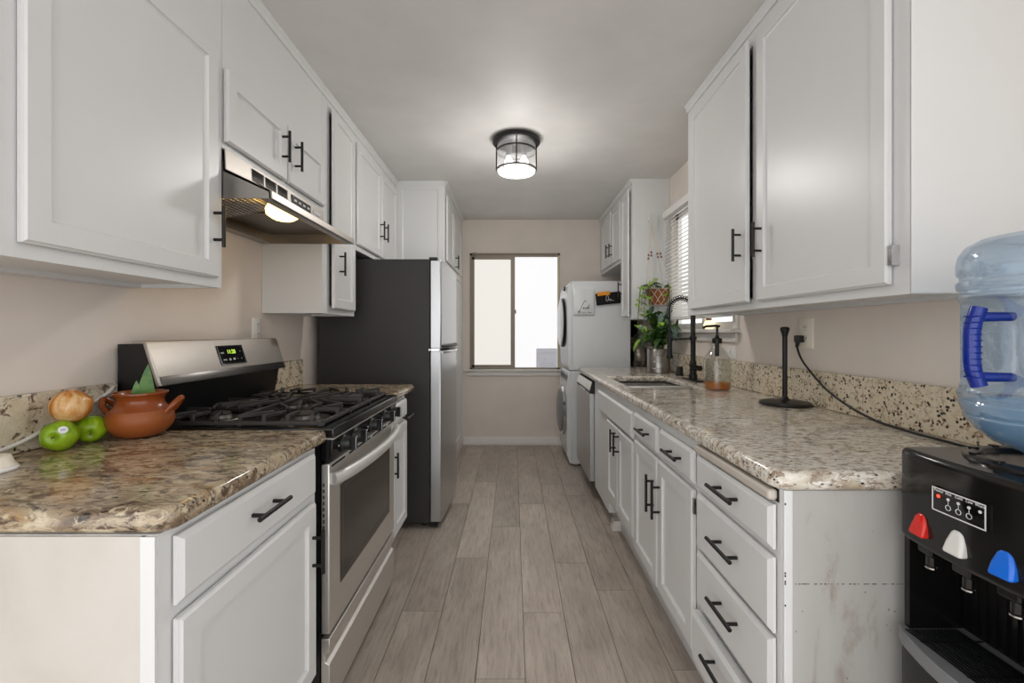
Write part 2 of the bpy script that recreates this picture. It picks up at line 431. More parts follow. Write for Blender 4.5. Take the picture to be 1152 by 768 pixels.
bm = NB()
rings(bm, (.256, YB+.033, W1[2]+.018), (1,0,0), (0,0,1), (0,-1,0), .227, .205, [(0,0), (0,.006), (.004,.010), (.014,.010), (.016,.008)])
lathe(bm, [(0, -.016), (.006, -.016), (.007, -.009), (.007, 0)], (.356, YB+.031, W1[2]+.10), 12, 'y')
for dz in (.035, .06, .17): box(bm, .29, .45, YB+.0215, YB+.024, W1[2]+dz, W1[2]+dz+.003)
p = tag(mesh_obj('vent_panel', bm, 'translucent', bevel=.002), 'flat grey square panel with round button in lower corner of back window', 'panel')

# right window
def right_window():
    y0, y1, z0, z1 = W2
    bm = NB(); f = .045
    box(bm, XW+.02, XW+.08, y0, y0+f, z0, z1); box(bm, XW+.02, XW+.08, y1-f, y1, z0, z1)
    box(bm, XW+.02, XW+.08, y0, y1, z1-f, z1); box(bm, XW+.02, XW+.08, y0, y1, z0, z0+f)
    box(bm, XW+.025, XW+.075, 2.955, 3.0, z0, z1)
    w = struct('window_2', bm, 'trim', origin=(XW, (y0+y1)/2, z0))
    bm = NB(); box(bm, XW+.05, XW+.056, y0+f, y1-f, z0+f, z1-f); mesh_obj('pane', bm, 'pane2', w)
    bm = NB(); box(bm, XW-.06, XW+.02, y0-.06, y1+.05, z0-.022, z0); box(bm, XW-.02, XW, y0-.04, y1+.03, z0-.075, z0-.022)
    box(bm, XW-.016, XW, y0-.05, y0, z0, z1+.05); box(bm, XW-.016, XW, y1, y1+.045, z0, z1+.05); box(bm, XW-.016, XW, y0-.05, y1+.045, z1, z1+.05)
    mesh_obj('window_sill', bm, 'trim', w, bevel=.004)
right_window()
t = thing('window_blind', 'white horizontal slat blind hanging over the window beside the hanging planter', 'blind', (XW-.04, 2.98, 2.14))
bm = NB(); box(bm, XW-.075, XW-.018, 2.47, 3.49, 2.10, 2.155); mesh_obj('headrail', bm, 'slat', t, bevel=.004)
bm = NB()
z = 2.09
while z > 1.345:
    c = Vector((XW-.045, 0, z)); a = R(38); dx, dz = .024*math.cos(a), .024*math.sin(a)
    prism(bm, [(c.x-dx, z-dz), (c.x, z+.003), (c.x+dx, z+dz), (c.x+dx, z+dz-.002), (c.x, z+.0008), (c.x-dx, z-dz-.002)], 'y', 2.48, 3.48)
    z -= .0285
mesh_obj('slats', bm, 'slat', t)
bm = NB(); box(bm, XW-.07, XW-.02, 2.48, 3.48, 1.305, 1.33); mesh_obj('bottom_rail', bm, 'slat', t, bevel=.004)
bm = NB()
for y in (2.6, 2.98, 3.36):
    cyl(bm, (XW-.07, y, 1.32), (XW-.07, y, 2.11), .0015, n=6); cyl(bm, (XW-.02, y, 1.32), (XW-.02, y, 2.11), .0015, n=6)
mesh_obj('ladder_cord', bm, 'rope', t)

# ------------------------------------------------------------------ cabinets
def pull(bm, s, x, y, z, L, axis, off=.03):
    # bar pull standing off a face at |X| = x
    r = .0055; xi = s*(x-off)
    if axis == 'z':
        cyl(bm, (xi, y, z-L/2), (xi, y, z+L/2), r, n=12)
        for d in (-.32, .32): cyl(bm, (s*x, y, z+d*L), (xi, y, z+d*L), r*.85, n=10)
    else:
        cyl(bm, (xi, y-L/2, z), (xi, y+L/2, z), r, n=12)
        for d in (-.32, .32): cyl(bm, (s*x, y+d*L, z), (xi, y+d*L, z), r*.85, n=10)
def face_frame(bm, s, x0, x1, y0, y1, z0, z1, ops):
    ys = sorted({y0, y1, *[o[0] for o in ops], *[o[1] for o in ops]}); zs = sorted({z0, z1, *[o[2] for o in ops], *[o[3] for o in ops]})
    for a, b in zip(ys, ys[1:]):
        run = None
        for c, d in zip(zs, zs[1:]):
            ym, zm = (a+b)/2, (c+d)/2
            solid = not any(o[0] < ym < o[1] and o[2] < zm < o[3] for o in ops)
            if solid:
                run = (run[0], d) if run else (c, d)
            if (not solid or d == zs[-1]) and run:
                box(bm, s*x0, s*x1, a, b, run[0], run[1]); run = None
def cabinet(name, label, s, xf, y0, y1, z0, z1, doors=(), drawers=(), xb=XW-.002, proud=.019, crown=None, toe=0, group=None, cat='cabinet', extra=(), top=True):
    """s = -1 left run, +1 right run; xf = |X| of the face frame; doors: (y0,y1,z0,z1,hy,hz,hinge 'n'/'f', ajar degrees)"""
    root = thing(name, label, cat, (s*(xf+xb)/2, (y0+y1)/2, 0 if toe else z0), group)
    ins = .014
    ops = [(d[0]+ins, d[1]-ins, d[2]+ins, d[3]-ins) for d in list(doors)+list(drawers)]
    # merge openings closer together than the stile: keep separate, they are independent holes
    ops += list(extra)
    bm = NB(); ft = .019
    face_frame(bm, s, xf, xf+ft, y0, y1, z0, z1, ops)
    t = .016
    box(bm, s*(xf+ft), s*xb, y0, y0+t, z0, z1); box(bm, s*(xf+ft), s*xb, y1-t, y1, z0, z1)
    box(bm, s*(xf+ft), s*xb, y0+t, y1-t, z0+.012, z0+.012+t)
    if top: box(bm, s*(xf+ft), s*xb, y0+t, y1-t, z1-t, z1)
    box(bm, s*(xb-.008), s*xb, y0+t, y1-t, z0, z1)
    if not toe: box(bm, s*(xb-.05), s*(xb-.008), y0+t, y1-t, z0, z0+.012)
    body = mesh_obj('body', bm, 'white', root)
    n = (-s, 0, 0)
    for d in doors:
        y0d, y1d, z0d, z1d = d[:4]; w, h = y1d-y0d, z1d-z0d
        bm = NB(); rail = .05 if w > .25 else .042
        rings(bm, (s*xf, y0d, z0d), (0,1,0), (0,0,1), n, w, h, [(.002, .0035), (0, .005), (0, proud-.006), (.003, proud-.004), (.006, proud), (rail, proud), (rail+.002, proud-.006), (rail+.007, proud-.0095)])
        hinge = d[6]; og = (s*xf, y1d if hinge == 'f' else y0d, z0d)
        do = mesh_obj('door', bm, 'white', root, origin=og, angle=12)
        if d[4] is not None:
            bm = NB(); pull(bm, s, xf-proud, d[4], d[5], d[8] if len(d) > 8 else .125, 'z', .016 if y1-y0 < .3 and toe else .03); mesh_obj('handle', bm, 'black', do)
        # hinge knuckles
        if len(d) > 7 and d[7]:
            a = d[7]*(1 if hinge == 'f' else -1)*(-s)
            do.rotation_euler = (0, 0, R(a))
    for d in drawers:
        y0d, y1d, z0d, z1d = d[:4]; w, h = y1d-y0d, z1d-z0d; pr = proud+(d[6] if len(d) > 6 else 0)
        bm = NB()
        rings(bm, (s*xf, y0d, z0d), (0,1,0), (0,0,1), n, w, h, [(.002, .0035), (0, .005), (0, pr-.008), (.003, pr-.006), (.010, pr)])
        if len(d) > 6 and d[6]: box(bm, s*(xf+.004), s*(xf+.3), y0d+.02, y1d-.02, z0d+.02, z1d-.03)
        do = mesh_obj(d[7] if len(d) > 7 else 'drawer', bm, 'white', root, angle=12)
        if d[4] is not None:
            bm = NB(); pull(bm, s, xf-pr, d[4], d[5], .135, 'y'); mesh_obj('handle', bm, 'black', do)
    if crown:
        c0, c1 = crown; bm = NB()
        prism(bm, [(s*(xf-.0005), z1-.036), (s*(xf-.006), z1-.036), (s*(xf-.010), z1-.026), (s*(xf-.010), z1-.018), (s*(xf-.02), z1-.008), (s*(xf-.02), z1), (s*(xf-.0005), z1)], 'y', c0, c1)
        mesh_obj('crown_moulding', bm, 'white', root)
    if toe:
        bm = NB(); box(bm, s*(xf+.075), s*(xf+.095), y0+.001, y1-.001, .001, z0)
        box(bm, s*(xf+.095), s*xb, y0+.02, y0+.036, .001, z0); box(bm, s*(xf+.095), s*xb, y1-.036, y1-.02, .001, z0)
        mesh_obj('toe_kick', bm, 'white', root)
    return root, body
ZCE = ZC-.001
# left uppers
LX = .95
c, b = cabinet('wall_cabinet', 'large white upper cabinet above the onion and apples, left of the range hood', -1, LX, .70, 1.449, 1.358, ZCE,
        doors=[(.847, 1.412, 1.387, 2.115, 1.385, 1.545, 'n', 0, .13)], crown=(.70, 1.449))
c, b = cabinet('wall_cabinet', 'short white two-door upper cabinet directly above the range hood', -1, LX, 1.451, 2.209, 1.819, ZCE,
        doors=[(1.452, 1.838, 1.838, 2.078, 1.795, 1.965, 'n', 0, .125), (1.856, 2.206, 1.838, 2.078, 1.90, 1.965, 'f', 0, .125)], crown=(1.451, 2.209))
c, b = cabinet('wall_cabinet', 'tall narrow white upper cabinet with one ajar door, between range hood and fridge', -1, LX, 2.211, 2.66, 1.311, ZCE,
        doors=[(2.285, 2.635, 1.338, 2.37, 2.36, 1.578, 'f', 2.2, .125)], crown=(2.211, 2.66))
c, b = cabinet('wall_cabinet', 'white two-door upper cabinet hung over the refrigerator', -1, LX, 2.662, 3.598, 1.715, ZCE,
        doors=[(2.68, 3.16, 1.746, 2.36, 3.12, 1.93, 'n', 0, .13), (3.175, 3.59, 1.746, 2.36, 3.215, 1.93, 'f', 0, .13)], crown=(2.662, 3.598))
c, b = cabinet('pantry_cabinet', 'full-height white pantry cabinet between refrigerator and back wall', -1, .55, 3.60, YB-.002, .09, ZCE,
        doors=[(3.63, 4.03, 1.8, 2.33, None, 0, 'n', 0), (4.06, 4.62, 1.8, 2.27, 4.10, 1.86, 'f', 0, .125),
               (3.63, 4.03, .13, 1.77, None, 0, 'n', 0), (4.06, 4.62, .13, 1.77, None, 0, 'f', 0)], crown=(3.60, YB-.002), toe=1)
bm = NB()
rings(bm, (-LX+.002, 3.60, 1.73), (1,0,0), (0,0,1), (0,-1,0), .398, .70, [(0, .0005), (0, .008), (.055, .008), (.062, .003)])
box(bm, -LX+.025, -.55, 3.588, 3.5995, ZC-.037, ZCE)
mesh_obj('end_panel', bm, 'white', c, angle=12)
bm = NB(); box(bm, -.555, -.538, 4.0, YB-.03, .001, .088); mesh_obj('baseboard', bm, 'trim', c)
# right uppers
c, b = cabinet('wall_cabinet', 'large white two-door upper cabinet above the paper towel holder and outlet', 1, LX, 1.063, 2.41, 1.307, ZCE,
        doors=[(1.745, 2.345, 1.334, 2.362, 1.79, 1.566, 'f', 1.5, .13), (1.108, 1.706, 1.334, 2.362, 1.668, 1.563, 'n', 0, .13)], crown=(1.063, 2.41))
for z in (1.405, 2.25):
    bm = NB(); box(bm, LX-.001, LX-.018, 1.093, 1.106, z-.025, z+.025); cyl(bm, (LX-.012, 1.1, z-.022), (LX-.012, 1.1, z+.022), .0045, n=10)
    for k in (-.012, .012): cyl(bm, (LX-.017, 1.0985, z+k), (LX-.0195, 1.0985, z+k), .0028, n=8)
    mesh_obj('hinge', bm, 'chrome', c)
bm = NB(); prism(bm, [(XW-.30, 1.062), (LX+.0005, 1.062), (LX+.0005, 1.0605), (XW-.002, 1.0605), (XW-.002, 1.062)], 'z', 1.309, 2.438); mesh_obj('end_panel', bm, 'white', c)
c, b = cabinet('wall_cabinet', 'tall white upper cabinet with the macrame planter hung against its side', 1, LX, 3.533, 3.86, 1.322, ZCE,
        doors=[(3.575, 3.835, 1.345, 2.37, 3.80, 1.585, 'f', 1.6, .125)], crown=(3.533, 3.86))
c, b = cabinet('wall_cabinet', 'short white two-door upper cabinet above the dryer at back wall', 1, LX, 3.862, YB-.002, 1.83, ZCE,
        doors=[(3.885, 4.205, 1.858, 2.36, 4.25-.08, 1.985, 'n', 0, .125), (4.22, 4.66, 1.858, 2.36, 4.25, 1.985, 'f', 1.5, .125)], crown=(3.862, YB-.002))

# left base run
BX = .60
c, b = cabinet('base_cabinet', 'white base cabinet under the fruit counter, left of the gas range', -1, BX, .752, 1.345, .185, .872,
        doors=[(.778, 1.318, .20, .712, 1.29, .578, 'n', 0, .125)], drawers=[(.778, 1.318, .737, .858, 1.035, .806)], toe=1)
bm = NB(); box(bm, -.619, -XW+.004, .7465, .7515, .03, .871); mesh_obj('end_panel', bm, 'panelend', c)
bm = NB(); box(bm, -.6005, -.625, .745, .7515, .03, .871); mesh_obj('corner_post', bm, 'white', c)
c, b = cabinet('base_cabinet', 'narrow white base cabinet between gas range and refrigerator', -1, BX, 2.165, 2.46, .185, .872,
        doors=[(2.18, 2.445, .20, .735, 2.186, .56, 'f', 0, .125)], drawers=[(2.18, 2.445, .76, .855, 2.39, .765)], toe=1)
# right base run
RX = .588
c, b = cabinet('drawer_cabinet', 'white base cabinet with four drawers and pull-out board, beside the water dispenser', 1, RX, .972, 1.398, .185, .872,
        drawers=[(.985, 1.386, .734, .833, 1.172, .79), (.985, 1.386, .548, .716, 1.172, .642), (.985, 1.386, .374, .537, 1.172, .474), (.985, 1.386, .20, .352, 1.18, .308, .014)], toe=1, extra=[(.999, 1.372, .35, .372)])
bm = NB()
box(bm, RX+.001, RX-.022, .985, 1.39, .8415, .8655); mesh_obj('cutting_board', bm, 'board', c, bevel=.007, seg=3)
bm = NB(); box(bm, RX-.0012, RX+.01, .981, 1.394, .8385, .8675); mesh_obj('board_slot', bm, 'gap', c)
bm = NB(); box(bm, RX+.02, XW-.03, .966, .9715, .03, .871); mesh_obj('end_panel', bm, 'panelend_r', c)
bm = NB(); box(bm, RX+.001, RX+.02, .9645, .9715, .03, .871); box(bm, 1.205-.29, 1.228-.29, .963, .966, .03, .871); mesh_obj('corner_post', bm, 'white', c, bevel=.002)
bm = NB()
for i in range(46):
    x = random.uniform(RX+.02, .92); w = random.uniform(.0008, .006); box(bm, x, x+w, .9655, .9661, .667, .6685)
for i in range(14):
    x = random.uniform(RX+.025, .9); z = random.choice([random.uniform(.3, .84), random.uniform(.55, .7)]); q = random.uniform(.0008, .002); box(bm, x, x+q, .9655, .9661, z, z+q*1.4)
for x in (RX+.0015,):
    for z in (.69, .684, .672, .667, .62, .84): box(bm, x, x+.003, .9638, .9646, z, z+.004)
mesh_obj('scuff_marks', bm, 'ink', c)['kind'] = 'stuff'
c, b = cabinet('base_cabinet', 'white base cabinet with two drawers over two doors, right of the sink cabinet', 1, RX, 1.40, 2.112, .185, .872,
        doors=[(1.415, 1.752, .20, .712, 1.725, .565, 'n', 0, .15), (1.765, 2.095, .20, .712, 1.80, .565, 'f', 0, .15)],
        drawers=[(1.415, 1.735, .733, .838, 1.55, .788), (1.765, 2.10, .733, .838, 1.905, .788)], toe=1)
for z in (.665,.26):
    bm = NB(); box(bm, RX-.001, RX-.017, 1.403, 1.413, z-.025, z+.025); mesh_obj('hinge', bm, 'chrome', c)
c, b = cabinet('sink_cabinet', 'white two-door sink cabinet with long blank front panel below the sink', 1, RX, 2.114, 3.19, .185, .872,
        doors=[(2.125, 2.42, .235, .69, 2.385, .615, 'n', 0, .125), (2.43, 2.70, .235, .69, 2.465, .615, 'f', 0, .125)],
        drawers=[(2.125, 2.96, .706, .832, None, 0, .004, 'blank_panel')], toe=1, top=False)
bm = NB(); box(bm, RX+.001, RX+.075, 2.72, 3.18, .112, .184); mesh_obj('filler_panel', bm, 'white', c)
bm = NB(); box(bm, RX+.03, RX+.074, 2.72, 2.78, .001, .06); box(bm, RX+.022, RX+.074, 2.715, 2.785, .001, .022); mesh_obj('baseboard_block', bm, 'trim', c)

# ------------------------------------------------------------------ worktops and backsplashes
def slab(name, label, s, xf, xb, y0, y1, z0, z1, m, hole=None, corner='near', cr=.035, rb=.016):
    bm = NB(); xs = [xf, xb]; ys = [y0, y1]
    if hole: xs = sorted(xs+[hole[0], hole[1]]); ys = sorted(ys+[hole[2], hole[3]])
    V = {(i, j): bm.verts.new((s*x, y, z1)) for i, x in enumerate(xs) for j, y in enumerate(ys)}
    fs = []
    for i in range(len(xs)-1):
        for j in range(len(ys)-1):
            if hole and i == 1 and j == 1: continue
            fs.append(bm.faces.new((V[i,j], V[i+1,j], V[i+1,j+1], V[i,j+1])))
    r = bmesh.ops.extrude_face_region(bm, geom=fs)
    nv = [e for e in r['geom'] if isinstance(e, bmesh.types.BMVert)]
    bmesh.ops.translate(bm, vec=(0,0,z0-z1), verts=nv)
    es = []
    cy = {'near': [y0], 'both': [y0, y1], 'far': [y1]}.get(corner, [])
    for e in bm.edges:
        a, b = e.verts[0].co, e.verts[1].co
        if abs(a.x-b.x) < 1e-6 and abs(a.y-b.y) < 1e-6 and abs(a.x-s*xf) < 1e-6 and any(abs(a.y-c) < 1e-6 for c in cy): es.append(e)
    if es: bmesh.ops.bevel(bm, geom=es, offset=cr, segments=5, affect='EDGES', profile=.5)
    o = mesh_obj(name, bm, m, origin=(s*(xf+xb)/2, (y0+y1)/2, z0), bevel=rb, seg=4)
    return tag(o, label, 'countertop')
CT = (.873, .914)
slab('countertop', 'brown granite countertop holding the apples, onion and clay pot', -1, .575, XW-.003, .745, 1.379, *CT, 'granite_l', cr=.04)
slab('countertop', 'short brown granite countertop between gas range and refrigerator', -1, .575, XW-.003, 2.152, 2.60, *CT, 'granite_l', corner='far', cr=.02)
SK = (.655, 1.045, 2.37, 3.05)
slab('countertop', 'long cream granite countertop around the sink on the right', 1, .563, XW-.003, .952, 3.86, *CT, 'granite_r', hole=SK, cr=.04, rb=.014)
def splash(label, s, y0, y1, m, z1=1.058):
    bm = NB(); box(bm, s*(XW-.024), s*(XW-.001), y0, y1, .9145, z1)
    tag(mesh_obj('backsplash', bm, m, bevel=.003), label, 'backsplash')
splash('patchy granite backsplash behind the apples and onion', -1, .745, 1.38, 'granite_bl')
splash('short granite backsplash against the wall between range and refrigerator', -1, 2.152, 2.60, 'granite_bl')
splash('long speckled granite backsplash behind the paper towel holder and faucet', 1, .965, 3.50, 'granite_b')

# ------------------------------------------------------------------ sink, faucet
t = thing('kitchen_sink', 'stainless double-bowl sink set into the cream granite countertop', 'sink', ((SK[0]+SK[1])/2, (SK[2]+SK[3])/2, .70))
def bowl(y0, y1, depth):
    x0, x1 = SK[0]-.004, SK[1]+.004
    bm = NB()
    def loop(i, z): return [bm.verts.new(v) for v in ((x0+i, y0+i, z), (x1-i, y0+i, z), (x1-i, y1-i, z), (x0+i, y1-i, z))]
    A = loop(-.004, .872); B = loop(.004, .871); C = loop(.02, .872-depth+.02); D = loop(.04, .872-depth)
    for p, q in ((A, B), (B, C), (C, D)):
        for i in range(4): bm.faces.new((p[i], p[(i+1) % 4], q[(i+1) % 4], q[i]))
    bm.faces.new(D)
    o = mesh_obj('bowl', bm, 'sinksteel', t, bevel=.012, seg=3, recalc=False)
    bm = NB(); lathe(bm, [(0, .003), (.02, .003), (.03, .005), (.045, .003), (.046, .0)], ((x0+x1)/2, (y0+y1)/2, .872-depth), 24); mesh_obj('drain', bm, 'chrome', o)
bowl(SK[2]-.004, 2.596, .17); bowl(2.636, SK[3]+.004, .19)
bm = NB(); box(bm, SK[0]+.001, SK[1]-.001, 2.600, 2.632, .80, .900); mesh_obj('divider', bm, 'steel', t, bevel=.008, seg=3)

FX, FY = 1.135, 2.80
t = thing('kitchen_faucet', 'tall matte black spring-neck faucet standing behind the sink', 'faucet', (FX, FY, .9145))
bm = NB(); box(bm, FX-.03, FX+.03, FY-.12, FY+.12, .9146, .921); mesh_obj('deck_plate', bm, 'black', t, bevel=.004)
bm = NB(); lathe(bm, [(0, .921), (.026, .921), (.026, .95), (.021, .955), (.021, 1.03), (.018, 1.035), (.0155, 1.04), (.0155, 1.355), (.012, 1.362), (0, 1.362)], (FX, FY, 0), 24); mesh_obj('column', bm, 'black', t)
arc = []
HX = .97; cxm = (FX+HX)/2; rr = (FX-HX)/2
arc.append((FX, FY, 1.35))
for i in range(25):
    a = math.pi*i/24; arc.append((cxm+rr*math.cos(a), FY-.05*i/24, 1.352+rr*.95*math.sin(a)))
arc += [(HX, FY-.05, 1.30), (HX, FY-.05, 1.2)]
bm = NB(); tube(bm, arc, .0048, 10); mesh_obj('hose', bm, 'black', t)
bm = NB(); A = smoothpts(arc[:27], 1); pts = []
cum = 0; N = 26*14
for i in range(N):
    f = i/(N-1)*(len(A)-1); k = min(int(f), len(A)-2); p = A[k].lerp(A[k+1], f-k)
    d = (A[k+1]-A[k]).normalized(); u = Vector((0,1,0)); w = d.cross(u).normalized()
    ph = 2*math.pi*18*i/(N-1); pts.append(p+(u*math.cos(ph)+w*math.sin(ph))*.0155)
tube(bm, pts, .0027, 5); mesh_obj('spring', bm, 'black', t)
bm = NB(); lathe(bm, [(0, 1.055), (.02, 1.055), (.021, 1.07), (.015, 1.08), (.015, 1.17), (.011, 1.19), (.009, 1.21), (0, 1.21)], (HX, FY-.05, 0), 20); mesh_obj('spray_head', bm, 'black', t)
bm = NB(); cyl(bm, (FX, FY, 1.178), (HX+.012, FY-.048, 1.172), .006, n=10); lathe(bm, [(.0155, -.012), (.021, -.012), (.021, .012), (.0155, .012)], (FX, FY, 1.178), 20)
lathe(bm, [(.0155, -.01), (.02, -.01), (.02, .01), (.0155, .01)], (HX, FY-.05, 1.172), 20); mesh_obj('docking_arm', bm, 'black', t)
bm = NB(); cyl(bm, (FX-.01, FY-.01, .995), (FX+.015, FY-.075, .995), .0165, n=16); tube(bm, [(FX+.005, FY-.06, 1.0), (FX-.02, FY-.075, 1.004), (FX-.06, FY-.09, 1.016)], .005, 8); mesh_obj('lever', bm, 'black', t)
bm = NB(); lathe(bm, [(0, .9145), (.026, .9145), (.026, .925), (.022, .93), (.022, .972), (.018, .978), (0, .978)], (1.16, 3.09, 0), 20)
tag(mesh_obj('air_gap', bm, 'black'), 'short black cylinder cap on the counter between faucet and plant pot', 'air gap')

# soap jug
t = thing('soap_dispenser', 'clear glass pump bottle with a little amber soap, standing beside the faucet', 'soap dispenser', (1.075, 2.34, .9145))
c = (1.075, 2.34, 0)
bm = NB(); lathe(bm, [(0, .9155), (.058, .9155), (.066, .922), (.067, .94), (.067, 1.055), (.062, 1.08), (.045, 1.11), (.028, 1.132), (.021, 1.142), (.021, 1.168)], c, 36); mesh_obj('glass_bottle', bm, 'glass', t)
bm = NB(); lathe(bm, [(0, .919), (.056, .919), (.062, .925), (.063, .951), (0, .951)], c, 36); mesh_obj('soap', bm, 'soap', t)
bm = NB(); lathe(bm, [(.021, 1.158), (.024, 1.158), (.025, 1.182), (.012, 1.188), (.009, 1.194), (.009, 1.20), (0, 1.20)], c, 20)
cyl(bm, (1.075, 2.34, 1.19), (1.075, 2.34, 1.243), .006, n=10); tube(bm, [(1.088, 2.338, 1.247), (1.07, 2.34, 1.25), (1.02, 2.345, 1.247), (1.002, 2.346, 1.238)], .0065, 8); mesh_obj('pump', bm, 'black', t)
bm = NB(); cyl(bm, (1.075, 2.34, 1.09), (1.075, 2.34, 1.158), .011, n=10); mesh_obj('pump_barrel', bm, 'black', t)
bm = NB(); cyl(bm, (1.075, 2.34, 1.09), (1.068, 2.325, .925), .003, n=8); mesh_obj('dip_tube', bm, 'cable', t)

# paper towel holder
t = thing('paper_towel_holder', 'black upright paper towel holder without a roll, on the cream countertop', 'paper towel holder', (1.132, 1.85, .9145))
c = (1.132, 1.85, 0)
bm = NB(); lathe(bm, [(0, .9145), (.094, .9145), (.096, .919), (.093, .927), (.07, .931), (.022, .934), (.014, .942), (.010, .95)], c, 40); mesh_obj('base', bm, 'black', t)
bm = NB(); lathe(bm, [(.0095, .945), (.0095, 1.20), (.010, 1.205)], c, 20); mesh_obj('post', bm, 'black', t)
bm = NB(); lathe(bm, [(.0095, 1.198), (.013, 1.212), (.0175, 1.224), (.0175, 1.231), (.014, 1.237), (0, 1.239)], c, 20); mesh_obj('finial', bm, 'black', t)

# wall plates
def plate(name, label, s, y, z, h, w, m, kind, cat):
    t = thing(name, label, cat, (s*XW, y, z-h/2)); n = (-s, 0, 0)
    bm = NB(); rings(bm, (s*(XW-.0005), y-w/2, z-h/2), (0,1,0), (0,0,1), n, w, h, [(0, 0), (0, .004), (.004, .007)]); mesh_obj('cover_plate', bm, m, t)
    x = s*(XW-.0075)
    if kind == 'outlet':
        for dz in (.024, -.024):
            bm = NB(); rings(bm, (x, y-.017, z+dz-.016), (0,1,0), (0,0,1), n, .034, .032, [(0, -.001), (.002, .002)])
            o = mesh_obj('receptacle', bm, m, t, bevel=.004)
            bm = NB()
            for dy in (-.007, .007): box(bm, x-s*.0015, x-s*.0028, y+dy-.0012, y+dy+.0012, z+dz-.001, z+dz+.009)
            box(bm, x-s*.0015, x-s*.0028, y-.002, y+.002, z+dz-.010, z+dz-.006); mesh_obj('slots', bm, 'ink', o)
    else:
        bm = NB(); box(bm, x+s*.001, x-s*.003, y-.016, y+.016, z-.032, z+.032); box(bm, x-s*.002, x-s*.008, y-.012, y+.012, z-.004, z+.02); mesh_obj('rocker', bm, m, t, bevel=.002)
    return t
plate('wall_outlet', 'white outlet on the wall above the range backguard', -1, 2.165, 1.227, .115, .075, 'plate', 'outlet', 'outlet')
plate('wall_outlet', 'ivory outlet with black plug in it, behind the paper towel holder', 1, 1.888, 1.21, .128, .088, 'ivory', 'outlet', 'outlet')
plate('wall_switch', 'white square plate on the wall below the window sill', 1, 2.545, 1.10, .07, .115, 'plate', 'switch', 'wall plate')

# ------------------------------------------------------------------ gas range
RY0, RY1 = 1.385, 2.145
t = thing('gas_range', 'stainless and black gas range with five burners below the hood', 'range', (-.9, (RY0+RY1)/2, 0))
bm = NB(); box(bm, -1.235, -.602, RY0, RY1, .03, .884)
for y in (RY0+.05, RY1-.05):
    for x in (-1.18, -.66): cyl(bm, (x, y, 0), (x, y, .03), .02, n=12)
mesh_obj('body', bm, 'blackplastic', t)
bm = NB(); box(bm, -1.14, -.557, RY0, RY1, .8845, .916); mesh_obj('cooktop', bm, 'blackgloss', t, bevel=.006, seg=3)
bm = NB(); prism(bm, [(-.60, .884), (-.562, .884), (-.566, .811), (-.60, .811)], 'y', RY0+.003, RY1-.003); cp = mesh_obj('control_panel', bm, 'blackgloss', t, bevel=.003)
bm = NB(); box(bm, -.60, -.5585, RY0+.002, RY1-.002, .880, .8845); mesh_obj('trim_strip', bm, 'steel', t)
for y in (1.475, 1.58, 1.765, 1.95, 2.055):
    bm = NB(); lathe(bm, [(.028, 0), (.028, .006), (.024, .009), (.022, .026), (.020, .03), (0, .03)], (-.5645, y, .848), 20, 'x')
    box(bm, -.538, -.518, y-.009, y+.009, .826, .870); k = mesh_obj('knob', bm, 'blackplastic', t, bevel=.0012, seg=1)
    bm = NB(); box(bm, -.5185, -.5175, y-.009, y-.0075, .827, .869); box(bm, -.5185, -.5175, y-.009, y+.009, .8675, .8695); mesh_obj('pointer', bm, 'panelgrey', k)
    bm = NB(); lathe(bm, [(.003, .0), (.003, .0008), (0, .0008)], (-.5635, y-.037, .848), 10, 'x'); mesh_obj('mark', bm, 'whiteink', cp)
# oven door
bm = NB(); n = (1,0,0)
box(bm, -.600, -.573, RY0+.003, RY1-.003, .270, .803)
d = mesh_obj('oven_door', bm, 'steel', t, bevel=.004)
bm = NB(); rings(bm, (-.573, 1.475, .385), (0,1,0), (0,0,1), n, .585, .325, [(0, .0002), (0, .0015), (.028, .0015), (.030, .0008)]); mesh_obj('oven_window', bm, ['ovenglass'], d)
bm = NB(); box(bm, -.5728, -.5715, 1.503, 2.032, .412, .683); mesh_obj('inner_glass', bm, 'ovenglass', d)
pts = []
for i in range(21):
    f = i/20; y = RY0+.006+(RY1-RY0-.012)*f; b = math.sin(math.pi*f)
    pts.append((-.563+.045*b**.6, y, .756))
bm = NB(); tube(bm, pts, .0165, 12)
for v in bm.verts: v.co.z = .756+(v.co.z-.756)*1.25
for y in (RY0+.028, RY1-.028): box(bm, -.575, -.556, y-.012, y+.012, .744, .768)
mesh_obj('door_handle', bm, 'handlesteel', d)
bm = NB()
for i in range(14): box(bm, -.593, -.5885, RY0+.0022, RY0+.004, .485+i*.019, .485+i*.019+.011)
for (a, b2) in ((.02, .13), (.17, .21), (.25, .40), (.43, .55), (.58, .62), (.66, .75)): box(bm, -.5735, -.5722, RY0+a, RY0+b2, .789, .7955)
mesh_obj('vent_slots', bm, 'gap', d)
bm = NB(); prism(bm, [(-.60, .035), (-.573, .035), (-.573, .175), (-.586, .182), (-.586, .207), (-.573, .214), (-.573, .256), (-.60, .256)], 'y', RY0+.004, RY1-.004); mesh_obj('storage_drawer', bm, 'steel', t, bevel=.002)
